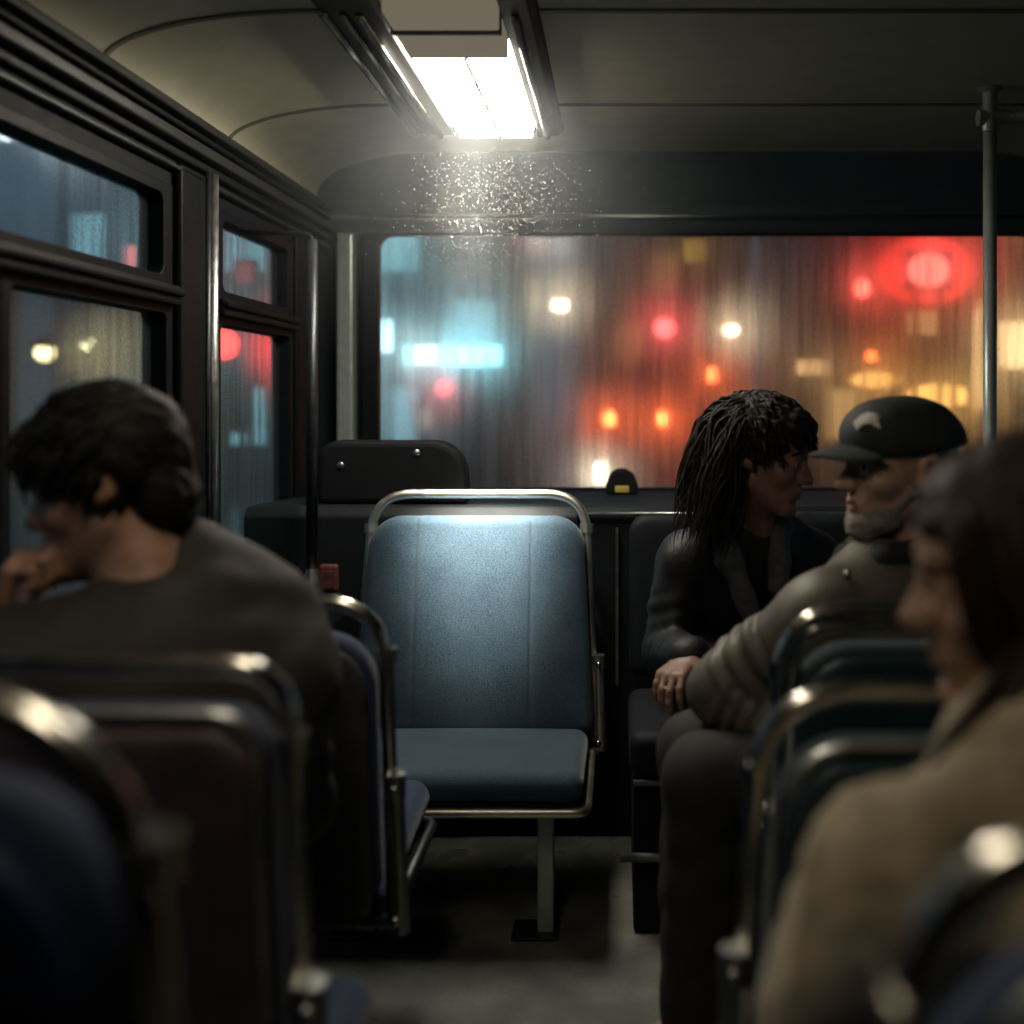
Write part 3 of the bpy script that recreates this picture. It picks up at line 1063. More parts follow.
def make_seat(label, loc, rz, W, Wt, z_seat, z_pad, z_rail, pad_m, shell_m, tilt=0.12, depth=0.42, rr=0.075, tube=0.0125, grooves=(),
              rail_m=None, double=False, shell_face=True, drop=0.0, leg_x=(0.2,), lit_top_edge=False, inset=0.02, cush_m=None, frame_m=None, rail_y=.012, br=.42):
    """local frame: origin on the floor under the foot of the backrest, the sitter faces -y"""
    s = thing('bus_seat', label, 'seat', loc, SEAT_GROUP, rz)
    rail_m = rail_m or M_CHROME
    zb = z_seat - .03
    frame_m = frame_m or M_DSTEEL

    def yo(z):
        return (z - zb) * tilt
    wb, wt = W - 2 * inset, Wt - 2 * inset + .004
    v, q = slab_mesh((wb, wt, zb, z_pad, rr * .95, .03, 0, 0), yo, 0.062, crown=0.012, grooves=grooves, step=.0055 if grooves else .008, gw=.004 if grooves else .006)
    np_obj('backrest', v, q, pad_m).parent = s
    if shell_face:
        v, q = slab_mesh((wb - .012, wt - .012, zb - .02, z_pad - .012, rr * .9, .03, 0, 0), yo, 0.016, crown=0.004, rnd=.007, step=.009)
        v[:, 1] += 0.042
        np_obj('back_shell', v, q, shell_m).parent = s
    if lit_top_edge:  # pale tube put in for the lit top edge of the pad
        m = MB()
        hw = wt / 2 - .01
        y = yo(z_pad) + .03
        m.tube(fillet([(-hw - .004, yo(z_pad - .3) + .03, z_pad - .30), (-hw, y, z_pad - .002), (hw, y, z_pad - .002), (hw + .004, yo(z_pad - .3) + .03, z_pad - .30)], rr * .9, 10), .008, 10)
        m.build('lit_edge', M_STEEL, s, smooth=True)
    # hand rail hoop
    lo = z_seat - .06
    yr = rail_y

    def hoop(dz, dw, r, name, mm, zlow):
        pts = [(-W / 2 + dw, yo(zlow) + yr, zlow), (-Wt / 2 + dw, yo(z_rail - dz) + yr, z_rail - dz), (Wt / 2 - dw, yo(z_rail - dz) + yr, z_rail - dz), (W / 2 - dw, yo(zlow) + yr, zlow)]
        m = MB()
        m.tube(fillet(pts, rr * 1.15, 12), r, 16)
        return m.build(name, mm, s, smooth=True)
    hoop(0, 0, tube, 'hand_rail', rail_m, lo)
    if double:
        hoop(.024, .03, tube * .8, 'inner_rail', rail_m, z_pad - .06)
    # brackets and bolts on both sides
    for sx in (-1, 1):
        zt_ = z_seat + (z_pad - z_seat) * br
        m = MB()
        x = sx * W / 2
        m.tube([(x + sx * .012, yo(lo) + yr, lo - .025), (x + sx * .004, yo(zt_) + yr, zt_)], .0145, 14)
        m.build('side_bracket', M_SATIN_LIT if frame_m is M_SATIN_LIT else M_STEEL, s, smooth='auto')
        m = MB()
        m.tube([(x + sx * .003, yo(zt_) + yr, zt_ - .03), (x + sx * .002, yo(zt_) + yr, zt_ + .006)], .019, 14)
        m.build('bracket_collar', M_SATIN_LIT if frame_m is M_SATIN_LIT else M_STEEL, s, smooth='auto')
        for z in (zt_ - .015, z_seat - .06):
            for sy in (-1, 1):
                m = MB()
                m.ball((x + sx * .006, yo(z) + yr + sy * .019, z), (.008, .006, .008), 10, 6)
                m.build('bolt', M_CHROME, s, smooth=True)
        # rail collar at the pad corner
        zc = z_pad - .035
        wz = Wt + (W - Wt) * (z_rail - zc) / (z_rail - lo)
        m = MB()
        m.tube([(sx * wz / 2, yo(zc - .012) + yr, zc - .012), (sx * wz / 2, yo(zc + .012) + yr, zc + .012)], tube * 1.45, 14)
        m.build('rail_collar', rail_m, s, smooth='auto')
    # cushion, skirt, frame
    v, q = cushion_mesh(-W / 2 + .018, W / 2 - .018, .0, -depth - .035, z_seat - .015, z_seat + .012, .072)
    np_obj('cushion', v, q, cush_m or pad_m).parent = s
    m = MB()
    m.box(-W / 2 + .03, W / 2 - .03, -depth - .012, -.03, z_seat - .085, z_seat - .055)
    m.build('seat_pan', M_BLACK, s, bevel=.008)
    m = MB()
    zf = z_seat - .078
    m.tube(fillet([(-W / 2 + .012, -.01, zf), (-W / 2 + .012, -depth - .02, zf), (W / 2 - .012, -depth - .02, zf), (W / 2 - .012, -.01, zf)], .03), .0115, 12)
    m.build('under_frame', frame_m, s, smooth=True)
    m = MB()
    m.tube([(-W / 2 - .008, -.012, zf), (W / 2 + .008, -.012, zf)], .0115, 12)
    m.build('cross_bar', frame_m, s, smooth=True)
    for lx in leg_x:
        m = MB()
        m.box(lx - .018, lx + .018, -depth * .8 - .02, -depth * .8 + .02, .008, zf - .005)
        m.build('leg', M_POLE, s, bevel=.004)
        m = MB()
        m.box(lx - .075, lx + .03, -depth * .8 - .045, -depth * .8 + .045, 0, .009)
        m.build('foot_plate', M_DSTEEL, s, bevel=.003)
    return s


# the lit blue seat, facing the camera
BS = make_seat('empty blue cloth seat under the lit ceiling lamp, with a chrome hoop rail', (-0.372, 2.80, 0), 0, 0.622, 0.560, 0.385, 0.897, 0.951,
               M_BLUE, M_NAVYSH, tilt=0.15, depth=0.40, rr=0.085, grooves=(-.155, .145), leg_x=(-.2, .205), frame_m=M_SATIN_LIT, rail_m=M_SATIN_LIT, inset=.005, rail_y=.026, br=.29)
# seats on the left of the aisle, seen from behind (sitter faces +y): rotate by pi
make_seat('nearest seat back on the left, navy cloth, its metal rail turned at an angle', (-0.535, 0.735, 0), PI - math.radians(12), 0.56, 0.53, 0.43, 0.965, 1.015,
          M_NAVY, M_NAVYSH, rr=0.12, tilt=.03, tube=.0135, depth=.22)
make_seat('plum seat back with a straight metal rail, in front of the young man', (-0.585, 1.09, 0), PI, 0.56, 0.535, 0.43, 0.905, 0.946,
          M_NAVY, M_PLUM, tilt=.05, rr=.05, tube=.011, lit_top_edge=True, depth=.35)
make_seat('dark seat between the young man in the dark jacket and the lit blue seat', (-0.645, 1.80, 0), PI, 0.555, 0.535, 0.42, 0.825, 0.876,
          M_NAVY, M_GREYSH, tilt=.05, rr=.085, tube=.0125)
# seats on the right of the aisle
make_seat('dark teal seat back behind the old man in the cap, with a double metal rail', (0.49, 1.60, 0), PI, 0.555, 0.52, 0.43, 0.855, 0.905,
          M_TEAL, M_TEALSH, tilt=.06, rr=.085, double=True, depth=.40)
make_seat('dark teal seat back on the right, its rail beside the beige coat', (0.405, 1.215, 0), PI, 0.555, 0.51, 0.43, 0.838, 0.890,
          M_TEAL, M_TEALSH, tilt=.07, rr=.085, depth=.27, lit_top_edge=True)
make_seat('nearest seat back on the right, navy cloth, behind the long-haired woman in beige', (0.405, 0.60, 0), PI, 0.60, 0.52, 0.43, 0.930, 0.990,
          M_NAVY, M_NAVYSH, tilt=.07, rr=.11, tube=.0135, lit_top_edge=True, depth=.335)

# dark bench in the rear right corner
bn = thing('bench', 'dark vinyl bench under the dark-haired woman by the rear window', 'bench', (0.44, 2.7, 0))
v, q = cushion_mesh(0.02, 0.86, 2.90, 2.43, .445, .462, .10, step=.011, rnd=.03)
keep_world(np_obj('cushion', v, q, M_BENCH), bn)
m = MB()
m.box(0.03, 0.85, 2.47, 2.98, 0, .357)
keep_world(m.build('base', M_BLACK, bevel=.01), bn)
v, q = slab_mesh((.83, .83, .47, .895, .05, .03, .44, .44), lambda z: 2.915 + (z - .45) * .08, .06, crown=.008, grooves=(-.2, .21), step=.011)
keep_world(np_obj('backrest', v, q, M_BENCH), bn)
m = MB()
m.tube([(0.03, 2.455, .345), (0.85, 2.455, .345)], .008, 10)
keep_world(m.build('front_edge', M_STEEL, smooth=True), bn)
m = MB()
m.tube([(0.0, 2.44, .185), (0.40, 2.44, .185)], .010, 12)
keep_world(m.build('foot_rail', M_STEEL, smooth=True), bn)
# ================================================================== PEOPLE


def unit(v):
    v = np.array(v, float)
    return v / np.linalg.norm(v)


def frame(o, fwd, up, sc=1.0):
    """local axes x forward, y left, z up"""
    f = unit(fwd)
    u = np.array(up, float)
    u = unit(u - f * (u @ f))
    return (np.array(o, float), np.array([f, np.cross(u, f), u]), sc)


def head_field(F, H, age=0.0, fem=0.0):
    """skull, face, ears; H = head frame (origin between the ears at eye height)"""
    F.ell((-.010, 0, .034), (.098, .077, .092), .01, fr=H)
    F.ell((.030, 0, -.030), (.060, .060, .082), .03, fr=H)
    F.ell((.040, 0, .045), (.055, .060, .050), .03, fr=H)
    for sy in (-1, 1):
        F.cap((-.004, sy * .055, -.052), (.066, sy * .016, -.104), .018, .017, .02, fr=H)
        F.ell((.060, sy * .042, -.026), (.026, .022, .022), .02, fr=H)
    F.ell((.074, 0, -.106), (.021, .024, .017), .015, fr=H)
    F.cap((.086, -.030, .023), (.086, .030, .023), .011 - .003 * fem, .011 - .003 * fem, .018, fr=H)
    # muzzle
    F.ell((.076, 0, -.066), (.022, .030, .026), .02, fr=H)
    # eye sockets and lids
    for sy in (-1, 1):
        F.ell((.100, sy * .032, .002), (.020, .018, .013), .012, mode='sub', fr=H)
        F.ell((.079, sy * .032, .002), (.0125, .014, .0125), .004, fr=H)
        F.cap((.087, sy * .020, .0095), (.085, sy * .045, .0085), .0042, .0035, .004, fr=H)
        F.cap((.087, sy * .021, -.0075), (.085, sy * .043, -.0065), .003, .003, .004, fr=H)
    # nose
    b = .004 * age
    F.cap((.090, 0, .012), (.112 + b, 0, -.026), .0075, .0095, .012, fr=H)
    F.ell((.113 + b, 0, -.032), (.0115, .0115, .0105), .008, fr=H)
    for sy in (-1, 1):
        F.ell((.102, sy * .0125, -.035), (.0115, .0085, .0085), .007, fr=H)
        F.ell((.096, sy * .0095, -.025), (.015, .010, .013), .008, fr=H)
        F.ell((.107, sy * .0065, -.0465), (.005, .003, .004), .003, mode='sub', fr=H)
    # lips
    F.cap((.089, -.019, -.064), (.0965, 0, -.0610), .004, .0055, .008, fr=H)
    F.cap((.089, .019, -.064), (.0965, 0, -.0610), .004, .0055, .008, fr=H)
    F.cap((.087, -.016, -.073), (.0935, 0, -.0750), .004, .006, .008, fr=H)
    F.cap((.087, .016, -.073), (.0935, 0, -.0750), .004, .006, .008, fr=H)
    F.cap((.1025, -.020, -.0676), (.1025, .020, -.0676), .0055, .0055, .003, mode='sub', fr=H)
    F.ell((.098, 0, -.088), (.012, .024, .006), .01, mode='sub', fr=H)
    # ears
    for sy in (-1, 1):
        F.cap((-.010, sy * .073, .016), (-.004, sy * .074, -.022), .012, .008, .008, fr=H)
        F.ell((-.016, sy * .082, .004), (.021, .008, .030), .006, fr=H)
        F.ell((-.012, sy * .090, .004), (.012, .007, .018), .005, mode='sub', fr=H)
    if age:
        for sy in (-1, 1):
            F.cap((.098, sy * .024, -.038), (.082, sy * .040, -.072), .004, .004, .008, mode='sub', fr=H)
            F.cap((.092, sy * .046, -.012), (.084, sy * .026, -.016), .003, .003, .006, mode='sub', fr=H)


def hand_field(F, wrist, d, n, thumb, curl=0.5, spread=0.0, sc=1.0, curls=None):
    """wrist point, d = direction of the hand, n = out of the palm, thumb = +1/-1 side of d x n; returns the tip list"""
    d = unit(d)
    n = np.array(n, float)
    n = unit(n - d * (n @ d))
    t = np.cross(d, n) * thumb
    w = np.array(wrist, float)
    bases = []
    for i, (a, l) in enumerate(((.031, .089), (.010, .093), (-.012, .089), (-.032, .081))):
        b = w + d * l * sc + t * a * sc
        bases.append(b)
        F.cap(w + t * a * .55 * sc + d * .012 * sc, b, .0125 * sc, .0108 * sc, .014)
    F.cap(w - d * .02, w + d * .02 * sc, .022 * sc, .021 * sc, .015)
    for i, (ln, r) in enumerate(((.074, .0092), (.083, .0094), (.077, .0090), (.060, .0080))):
        p = bases[i]
        c = (curls[i] if curls else curl)
        ang = 0.0
        tt = unit(d + t * (1.5 - i) * .06 * (1 + spread))
        seg = [.45, .30, .25]
        for j, q in enumerate(seg):
            ang += c * (1.0 if j == 0 else 1.15 if j == 1 else .7)
            dd = tt * math.cos(ang) + n * math.sin(ang)
            p2 = p + dd * ln * q * sc
            F.cap(p, p2, r * sc * (1 - .08 * j), r * sc * (.95 - .09 * j), .0035)
            p = p2
    # thumb from the side of the palm near its base
    p = w + d * .022 * sc + t * .026 * sc
    p1 = p + unit(t * .75 + d * .62 + n * .35) * .044 * sc
    p2 = p1 + unit(t * .25 + d * .88 + n * .45) * .033 * sc
    p3 = p2 + unit(d * .85 + n * .55) * .026 * sc
    F.cap(p, p1, .0155 * sc, .0125 * sc, .012)
    F.cap(p1, p2, .0115 * sc, .0102 * sc, .006)
    F.cap(p2, p3, .0102 * sc, .0080 * sc, .004)


def torso_axes(S):
    up = unit(np.array(S['neck']) - np.array(S['pelvis']))
    left = np.array(S['shL'], float) - np.array(S['shR'], float)
    left = unit(left - up * (left @ up))
    return np.cross(left, up), left, up


def body_mesh(S, skin):
    H = S['H']
    pts = [S[k] for k in ('shL', 'shR', 'elL', 'elR', 'wrL', 'wrR', 'kneeL', 'kneeR', 'ankL', 'ankR', 'toeL', 'toeR', 'pelvis', 'neck')] + [H[0]]
    A = np.array([list(p) for p in pts], float)
    lo, hi = A.min(0) - .2, A.max(0) + .2
    fine = [[], [], []]
    hc = H[0]
    for ax in range(3):
        fine[ax].append((hc[ax] - .125, hc[ax] + .135))
        for k in ('hL', 'hR'):
            if S.get(k + '_vis'):
                c = np.array(S['wr' + k[1]], float) + unit(S[k]['d']) * .07
                fine[ax].append((c[ax] - .10, c[ax] + .10))
    fs = S.get('fstep', .0045)
    F = Field(*[axis_coords(lo[i], hi[i], .010, fine[i], fs) for i in range(3)])
    fwd, left, up = torso_axes(S)
    T = (np.zeros(3), np.array([fwd, left, up]), 1.0)
    nk, pv = np.array(S['neck'], float), np.array(S['pelvis'], float)
    g = S.get('girth', 1.0)

    def tl(p):
        return T[1] @ p
    ch = nk * .68 + pv * .32 + fwd * .01
    F.ell(tl(ch), (.10 * g, .145 * g, .18), .03, fr=T)
    F.ell(tl(nk * .4 + pv * .6 + fwd * .01), (.095 * g, .125 * g, .16), .04, fr=T)
    F.ell(tl(pv), (.11 * g, .155 * g, .11), .04, fr=T)
    for s in 'LR':
        F.cap(nk - up * .03, S['sh' + s], .048, .045, .03)
        F.cap(S['sh' + s], S['el' + s], .045, .037, .02)
        F.cap(S['el' + s], S['wr' + s], .038, .024, .015)
        hip = pv + left * (.085 if s == 'L' else -.085)
        F.cap(hip, S['knee' + s], .076 * g, .052, .03)
        F.cap(S['knee' + s], S['ank' + s], .050, .034, .02)
        F.cap(S['ank' + s], S['toe' + s], .036, .026, .02)
        h = S['h' + s]
        hand_field(F, S['wr' + s], h['d'], h['n'], h['th'], h.get('curl', .5), sc=S.get('hand', 1.0), curls=h.get('curls'))
    head_field(F, H, S.get('age', 0), S.get('fem', 0))
    nb = H[0] + H[2] * (H[1].T @ np.array([-.022, 0, -.055]))
    F.cap(nk - up * .02, nb, .057 * S.get('neckr', 1), .050 * S.get('neckr', 1), .025)
    th = H[0] + H[2] * (H[1].T @ np.array([.018, 0, -.085]))
    F.cap(nk + fwd * .035, th, .038 * S.get('neckr', 1), .030, .03)
    v, q = F.mesh()
    # lips keep their own colour
    c = v[q].mean(1)
    l = (H[1] @ ((c - H[0]) / H[2]).T).T
    lip = (l[:, 0] > .0885) & (np.abs(l[:, 1]) < .0215 - np.maximum(0, np.abs(l[:, 2] + .0672) - .002) * .9) & (l[:, 2] < -.0585) & (l[:, 2] > -.079)
    return v, q, lip.astype(int)


def add_eyes(S, parent):
    H = S['H']
    for sy in (-1, 1):
        c = np.array([.0795, sy * .032, .0015])
        m = MB()
        seg, rings, r = 16, 12, .0128
        vs, fs, mi = [], [], []
        for i in range(rings + 1):
            th = PI * i / rings
            for k in range(seg):
                a = 2 * PI * k / seg
                p = c + np.array([math.cos(th), math.sin(th) * math.cos(a), math.sin(th) * math.sin(a)]) * r
                vs.append(tuple(H[0] + H[2] * (H[1].T @ p)))
        for i in range(rings):
            for k in range(seg):
                k2 = (k + 1) % seg
                fs.append((i * seg + k, i * seg + k2, (i + 1) * seg + k2, (i + 1) * seg + k))
                mi.append(2 if i < 1 else 1 if i < 2 else 0)
        m.v, m.f, m.mi = vs, fs, mi
        keep_world(m.build('eye', [M_EYEW, M_IRIS, M_PUPIL], smooth=True), parent)
        # eyebrow
        m = MB()
        pl = [H[0] + H[2] * (H[1].T @ np.array(q)) for q in ((.0945, sy * .012, .0225), (.0955, sy * .026, .028), (.088, sy * .042, .026), (.078, sy * .050, .019))]
        m.tube(pl, [.0035, .0042, .0036, .0015], 8)
        keep_world(m.build('eyebrow', S.get('brow', M_HAIRB), smooth=True), parent)


def locks(F_H, n, seed, start, flow, length, r0=.0055, steps=7, curl=.3, cluster=None):
    """tapering strands of hair in head coordinates: start(rng)->(p, nrm), flow(p, nrm, t)->direction"""
    rng = random.Random(seed)
    m = MB()
    for i in range(n):
        st = start(rng)
        if st is None:
            continue
        p, nr = st
        ln = length * (0.6 + .7 * rng.random())
        ph, ph2 = rng.random() * 6.28, rng.random() * 6.28
        fq = 4 + 4 * rng.random()
        pts = [p]
        for k in range(1, steps):
            t = k / (steps - 1)
            d = flow(p, nr, t, rng)
            side = np.cross(d, nr)
            d = unit(d + side * math.sin(fq * t + ph) * curl + nr * math.cos(fq * .8 * t + ph2) * curl * .6)
            p = p + d * ln / (steps - 1)
            pts.append(p)
        rr = r0 * (.7 + .6 * rng.random())
        rad = [rr * (.75 if k == 0 else 1.0 if k < steps * .55 else max(.12, (1 - k / (steps - 1)) * 2.0)) for k in range(steps)]
        W = [F_H[0] + F_H[2] * (F_H[1].T @ q) for q in pts]
        m.tube([tuple(w) for w in W], rad, 6, cap=True)
    return m


def join_obj(name, v, q, m, mt, parent):
    """one mesh: surface (v, q) plus the strands in builder m"""
    mb = MB()
    mb.v = [tuple(p) for p in v]
    mb.f = [tuple(int(i) for i in f) for f in q]
    mb.mi = [0] * len(mb.f)
    if m is not None:
        mb.add(m.v, m.f)
    return keep_world(mb.build(name, mt, smooth=True), parent)


def local_field(H, lo, hi, step):
    """field in head coordinates"""
    return Field(*[np.arange(lo[i], hi[i], step, dtype=np.float32) for i in range(3)])


def to_world(H, v):
    return H[0] + H[2] * (v @ H[1])


def garment(S, parts, mt, name, parent, step=.0075, cuts=(), noise=None, fine=None, k=.03, smooth=0):
    """clothing as one surface around the body: parts = list of (kind, args)"""
    A = []
    for p in parts:
        if p[0] == 'cap':
            A += [np.array(p[1], float) - max(p[3], p[4]), np.array(p[1], float) + max(p[3], p[4]), np.array(p[2], float) - max(p[3], p[4]), np.array(p[2], float) + max(p[3], p[4])]
        else:
            r = max(p[2])
            A += [np.array(p[1], float) - r, np.array(p[1], float) + r]
    A = np.array(A)
    lo, hi = A.min(0) - .03, A.max(0) + .03
    F = Field(*[np.arange(lo[i], hi[i], step, dtype=np.float32) for i in range(3)])
    fwd, left, up = torso_axes(S)
    T = (np.zeros(3), np.array([fwd, left, up]), 1.0)
    for p in parts:
        kk = k
        opts = p[-1] if isinstance(p[-1], dict) else {}
        kk = opts.get('k', k)
        if p[0] == 'cap':
            F.cap(p[1], p[2], p[3], p[4], kk, mode=opts.get('mode', 'add'), fold=opts.get('fold'))
        elif p[0] == 'ell':
            F.ell(T[1] @ np.array(p[1], float), p[2], kk, mode=opts.get('mode', 'add'), fr=T)
        elif p[0] == 'wel':
            F.ell(p[1], p[2], kk, mode=opts.get('mode', 'add'))
    if noise:
        for (amp, fq, sd) in noise:
            F.noise(amp, fq, 5, sd)
    for c, n in cuts:
        F.half(c, n, .006)
    v, q = F.mesh()
    return keep_world(np_obj(name, v, q, mt, smooth_it=smooth), parent)


def folds(amp, freq, ph=0.0, lo=.0, hi=1.0, tw=2.0):
    def f(h, x, y, z):
        a = np.arctan2(y, x + 1e-6)
        w = np.clip((h - lo) / .12, 0, 1) * np.clip((hi - h) / .08, 0, 1)
        return -amp * w * (np.abs(np.sin(freq * h * PI + ph + tw * np.sin(a + ph))) - .5) * (0.75 + .25 * np.sin(3 * a + h * 9))
    return f


def coat_parts(S, off=.028, slv=(.068, .054, .044), hem=.0, cuff=.95, fold=.006, bulk=1.0, shoulder=.066, ff=(4.5, 6.5)):
    fwd, left, up = torso_axes(S)
    nk, pv = np.array(S['neck'], float), np.array(S['pelvis'], float)
    g = S.get('girth', 1.0)
    P_ = []
    P_.append(('ell', nk * .66 + pv * .34 + fwd * .01, ((.10 * g + off) * bulk, (.150 * g + off) * bulk, .20)))
    P_.append(('ell', nk * .36 + pv * .64 + fwd * .012, ((.105 * g + off) * bulk, (.145 * g + off) * bulk, .19)))
    P_.append(('ell', pv + up * .03, ((.11 * g + off), (.155 * g + off), .12)))
    for i, s in enumerate('LR'):
        sh, el, wr = (np.array(S[x + s], float) for x in ('sh', 'el', 'wr'))
        P_.append(('cap', nk - up * .045, sh, .062, shoulder, {'k': .045}))
        P_.append(('cap', sh, el, slv[0], slv[1], {'fold': folds(fold, ff[0], 1.1 * i + .4, .35, 1.0), 'k': .022}))
        P_.append(('cap', el, el + (wr - el) * cuff, slv[1] * .98, slv[2], {'fold': folds(fold, ff[1], 2.0 * i + .9, 0.0, .9), 'k': .015}))
    return P_


def trouser_parts(S, off=.016):
    fwd, left, up = torso_axes(S)
    pv = np.array(S['pelvis'], float)
    g = S.get('girth', 1.0)
    P_ = [('ell', pv, (.11 * g + off, .155 * g + off, .115))]
    for s in 'LR':
        hip = pv + left * (.085 if s == 'L' else -.085)
        kn, an = np.array(S['knee' + s], float), np.array(S['ank' + s], float)
        P_.append(('cap', hip, kn, .078 * g + off, .055 + off, {'fold': folds(.004, 3.0, .3, .5, 1.0), 'k': .03}))
        P_.append(('cap', kn, kn + (an - kn) * .97, .054 + off, .040 + off, {'fold': folds(.005, 5.0, .8, 0, 1.0), 'k': .03}))
    return P_


def shoes(S, mt, parent):
    for s in 'LR':
        an, to = np.array(S['ank' + s], float), np.array(S['toe' + s], float)
        d = to - an
        d[2] = 0
        d = unit(d)
        F = Field(*[np.arange(min(an[i], to[i]) - .11, max(an[i], to[i]) + .13, .007, dtype=np.float32) for i in range(3)])
        z0 = .004
        a0 = np.array([an[0], an[1], z0 + .038]) - d * .05
        F.cap(a0, a0 + d * .11, .040, .040, .02)
        F.cap(a0 + d * .09, a0 + d * .215 - np.array([0, 0, .008]), .042, .034, .02)
        F.cap(a0 + d * .045, an + np.array([0, 0, .03]), .042, .043, .03)
        F.half((0, 0, z0), (0, 0, -1), .003)
        v, q = F.mesh()
        keep_world(np_obj('shoe', v, q, mt), parent)


def person(label, base, S, skin):
    p = thing('person', label, 'person', base)
    v, q, lip = body_mesh(S, skin)
    keep_world(np_obj('body', v, q, [skin, M_LIP], mi=lip), p)
    add_eyes(S, p)
    return p


def hair_cap(H, ells, subs, step=.0055, amp=.004, freq=170, seed=3, lo=(-.17, -.14, -.20), hi=(.15, .14, .19), caps=()):
    F = local_field(H, lo, hi, step)
    for c, r, k in ells:
        F.ell(c, r, k)
    for a, b, ra, rb, k in caps:
        F.cap(a, b, ra, rb, k)
    if amp:
        F.noise(amp, freq, 6, seed)
        F.noise(amp * .3, freq * .4, 4, seed + 5)
    for c, r, k in subs:
        F.ell(c, r, k, mode='sub')
    v, q = F.mesh()
    return to_world(H, v), q


def scalp_start(c, r, ok):
    def st(rng):
        for _ in range(30):
            z = rng.uniform(-.75, 1)
            a = rng.uniform(0, 6.283)
            s = math.sqrt(1 - z * z)
            n = np.array([s * math.cos(a), s * math.sin(a), z])
            p = np.array(c) + n * np.array(r)
            if ok(p):
                return p, unit(n / np.array(r))
        return None
    return st


# ---------------------------------------------------------------- the young man on the left, chin in hand
hd = P(110, 485, 1.47)
H = frame(hd, (-.97, -.12, -.22), (-.20, 0, 1), .93)
nk = (-.600, 1.45, .905)
S = dict(H=H, neck=nk, pelvis=(-.585, 1.34, .58), shL=(-.735, 1.335, .845), shR=(-.500, 1.545, .855),
         elL=(-.865, 1.405, .625), wrL=(-.800, 1.425, .905), elR=(-.475, 1.60, .62), wrR=(-.62, 1.66, .555),
         kneeL=(-.80, 1.61, .575), kneeR=(-.66, 1.63, .575), ankL=(-.80, 1.58, .09), ankR=(-.66, 1.59, .09),
         toeL=(-.87, 1.60, .04), toeR=(-.76, 1.62, .04), fstep=.0055,
         hL=dict(d=(.25, .02, 1), n=(.75, .15, -.1), th=1, curls=[1.15, 1.2, 1.25, 1.3]), hL_vis=1,
         hR=dict(d=(-.9, .1, -.1), n=(0, 0, -1), th=1, curl=.3), hR_vis=0, brow=M_HAIRB, neckr=1.1)
ym = person('young man with messy black hair, resting his chin on his hand, facing the side window', (-.6, 1.3, .43), S, M_SKIN)
v, q = hair_cap(H, [((-.014, 0, .046), (.108, .092, .103), .01), ((.055, 0, .078), (.058, .074, .040), .02), ((-.070, 0, -.030), (.048, .070, .070), .02),
                    ((-.012, .070, .035), (.055, .022, .050), .02), ((-.012, -.070, .035), (.055, .022, .050), .02)],
                [((.105, 0, -.045), (.070, .10, .085), .01), ((.050, .085, -.048), (.060, .03, .055), .01), ((.050, -.085, -.048), (.060, .03, .055), .01),
                 ((-.008, .095, -.005), (.026, .02, .030), .008), ((-.008, -.095, -.005), (.026, .02, .030), .008)], seed=4, amp=.0022)


def okh(p):
    return not (p[0] > .055 and p[2] < .055) and p[2] > -.095 and not (p[0] > -.005 and p[2] < .015)


def flow_m(p, nr, t, rng):
    cr = np.array([-.035, .02, .14])
    away = p - cr
    d = away - nr * (away @ nr)
    d = unit(d + np.array([.15, 0, -.25 * t]))
    return unit(d + nr * (.45 - .55 * t))


lk = locks(H, 900, 11, scalp_start((-.014, 0, .046), (.104, .089, .100), okh), flow_m, .048, r0=.0042, curl=.55)


def fringe(rng):
    y = rng.uniform(-.06, .06)
    return np.array([.075 + rng.uniform(-.02, .006), y, .085 + rng.uniform(-.01, .02)]), unit((1, y * 4, .5))


fr = locks(H, 70, 5, fringe, lambda p, nr, t, rng: unit(np.array([.75 - 1.1 * t, p[1] * 3, -.35 - .9 * t])), .075, r0=.0062, curl=.35)
lk.add(fr.v, fr.f)
join_obj('hair', v, q, lk, M_HAIRB, ym)
fwd, left, up = torso_axes(S)
pts = coat_parts(S, off=.030, slv=(.074, .062, .047), fold=.008, shoulder=.074)
nkv = np.array(nk)
pts += [('cap', nkv + np.array((.03, .03, -.01)), nkv + np.array((.115, .04, -.095)), .075, .105, {'k': .06}),
        ('cap', nkv + np.array((.070, .0, .045)), nkv + np.array((.06, .06, .03)), .034, .036, {'k': .03}),
        ('cap', P(196, 558, 1.50), P(262, 606, 1.53), .052, .060, {'k': .05}),
        ('cap', P(5, 655, 1.37), P(118, 643, 1.42), .058, .060, {'k': .04})]
garment(S, pts, M_JKT_Y, 'jacket', ym, noise=[(.0035, 28, 3), (.0015, 75, 8)])
# dark shirt collar at the throat
garment(S, [('cap', nkv + fwd * .03 + np.array((-.02, -.02, -.055)), nkv + fwd * .06 + np.array((-.03, -.03, -.02)), .072, .058)], M_SHIRT, 'shirt', ym)
garment(S, trouser_parts(S), M_TROUS, 'trousers', ym, step=.01)
shoes(S, M_SHOE, ym)

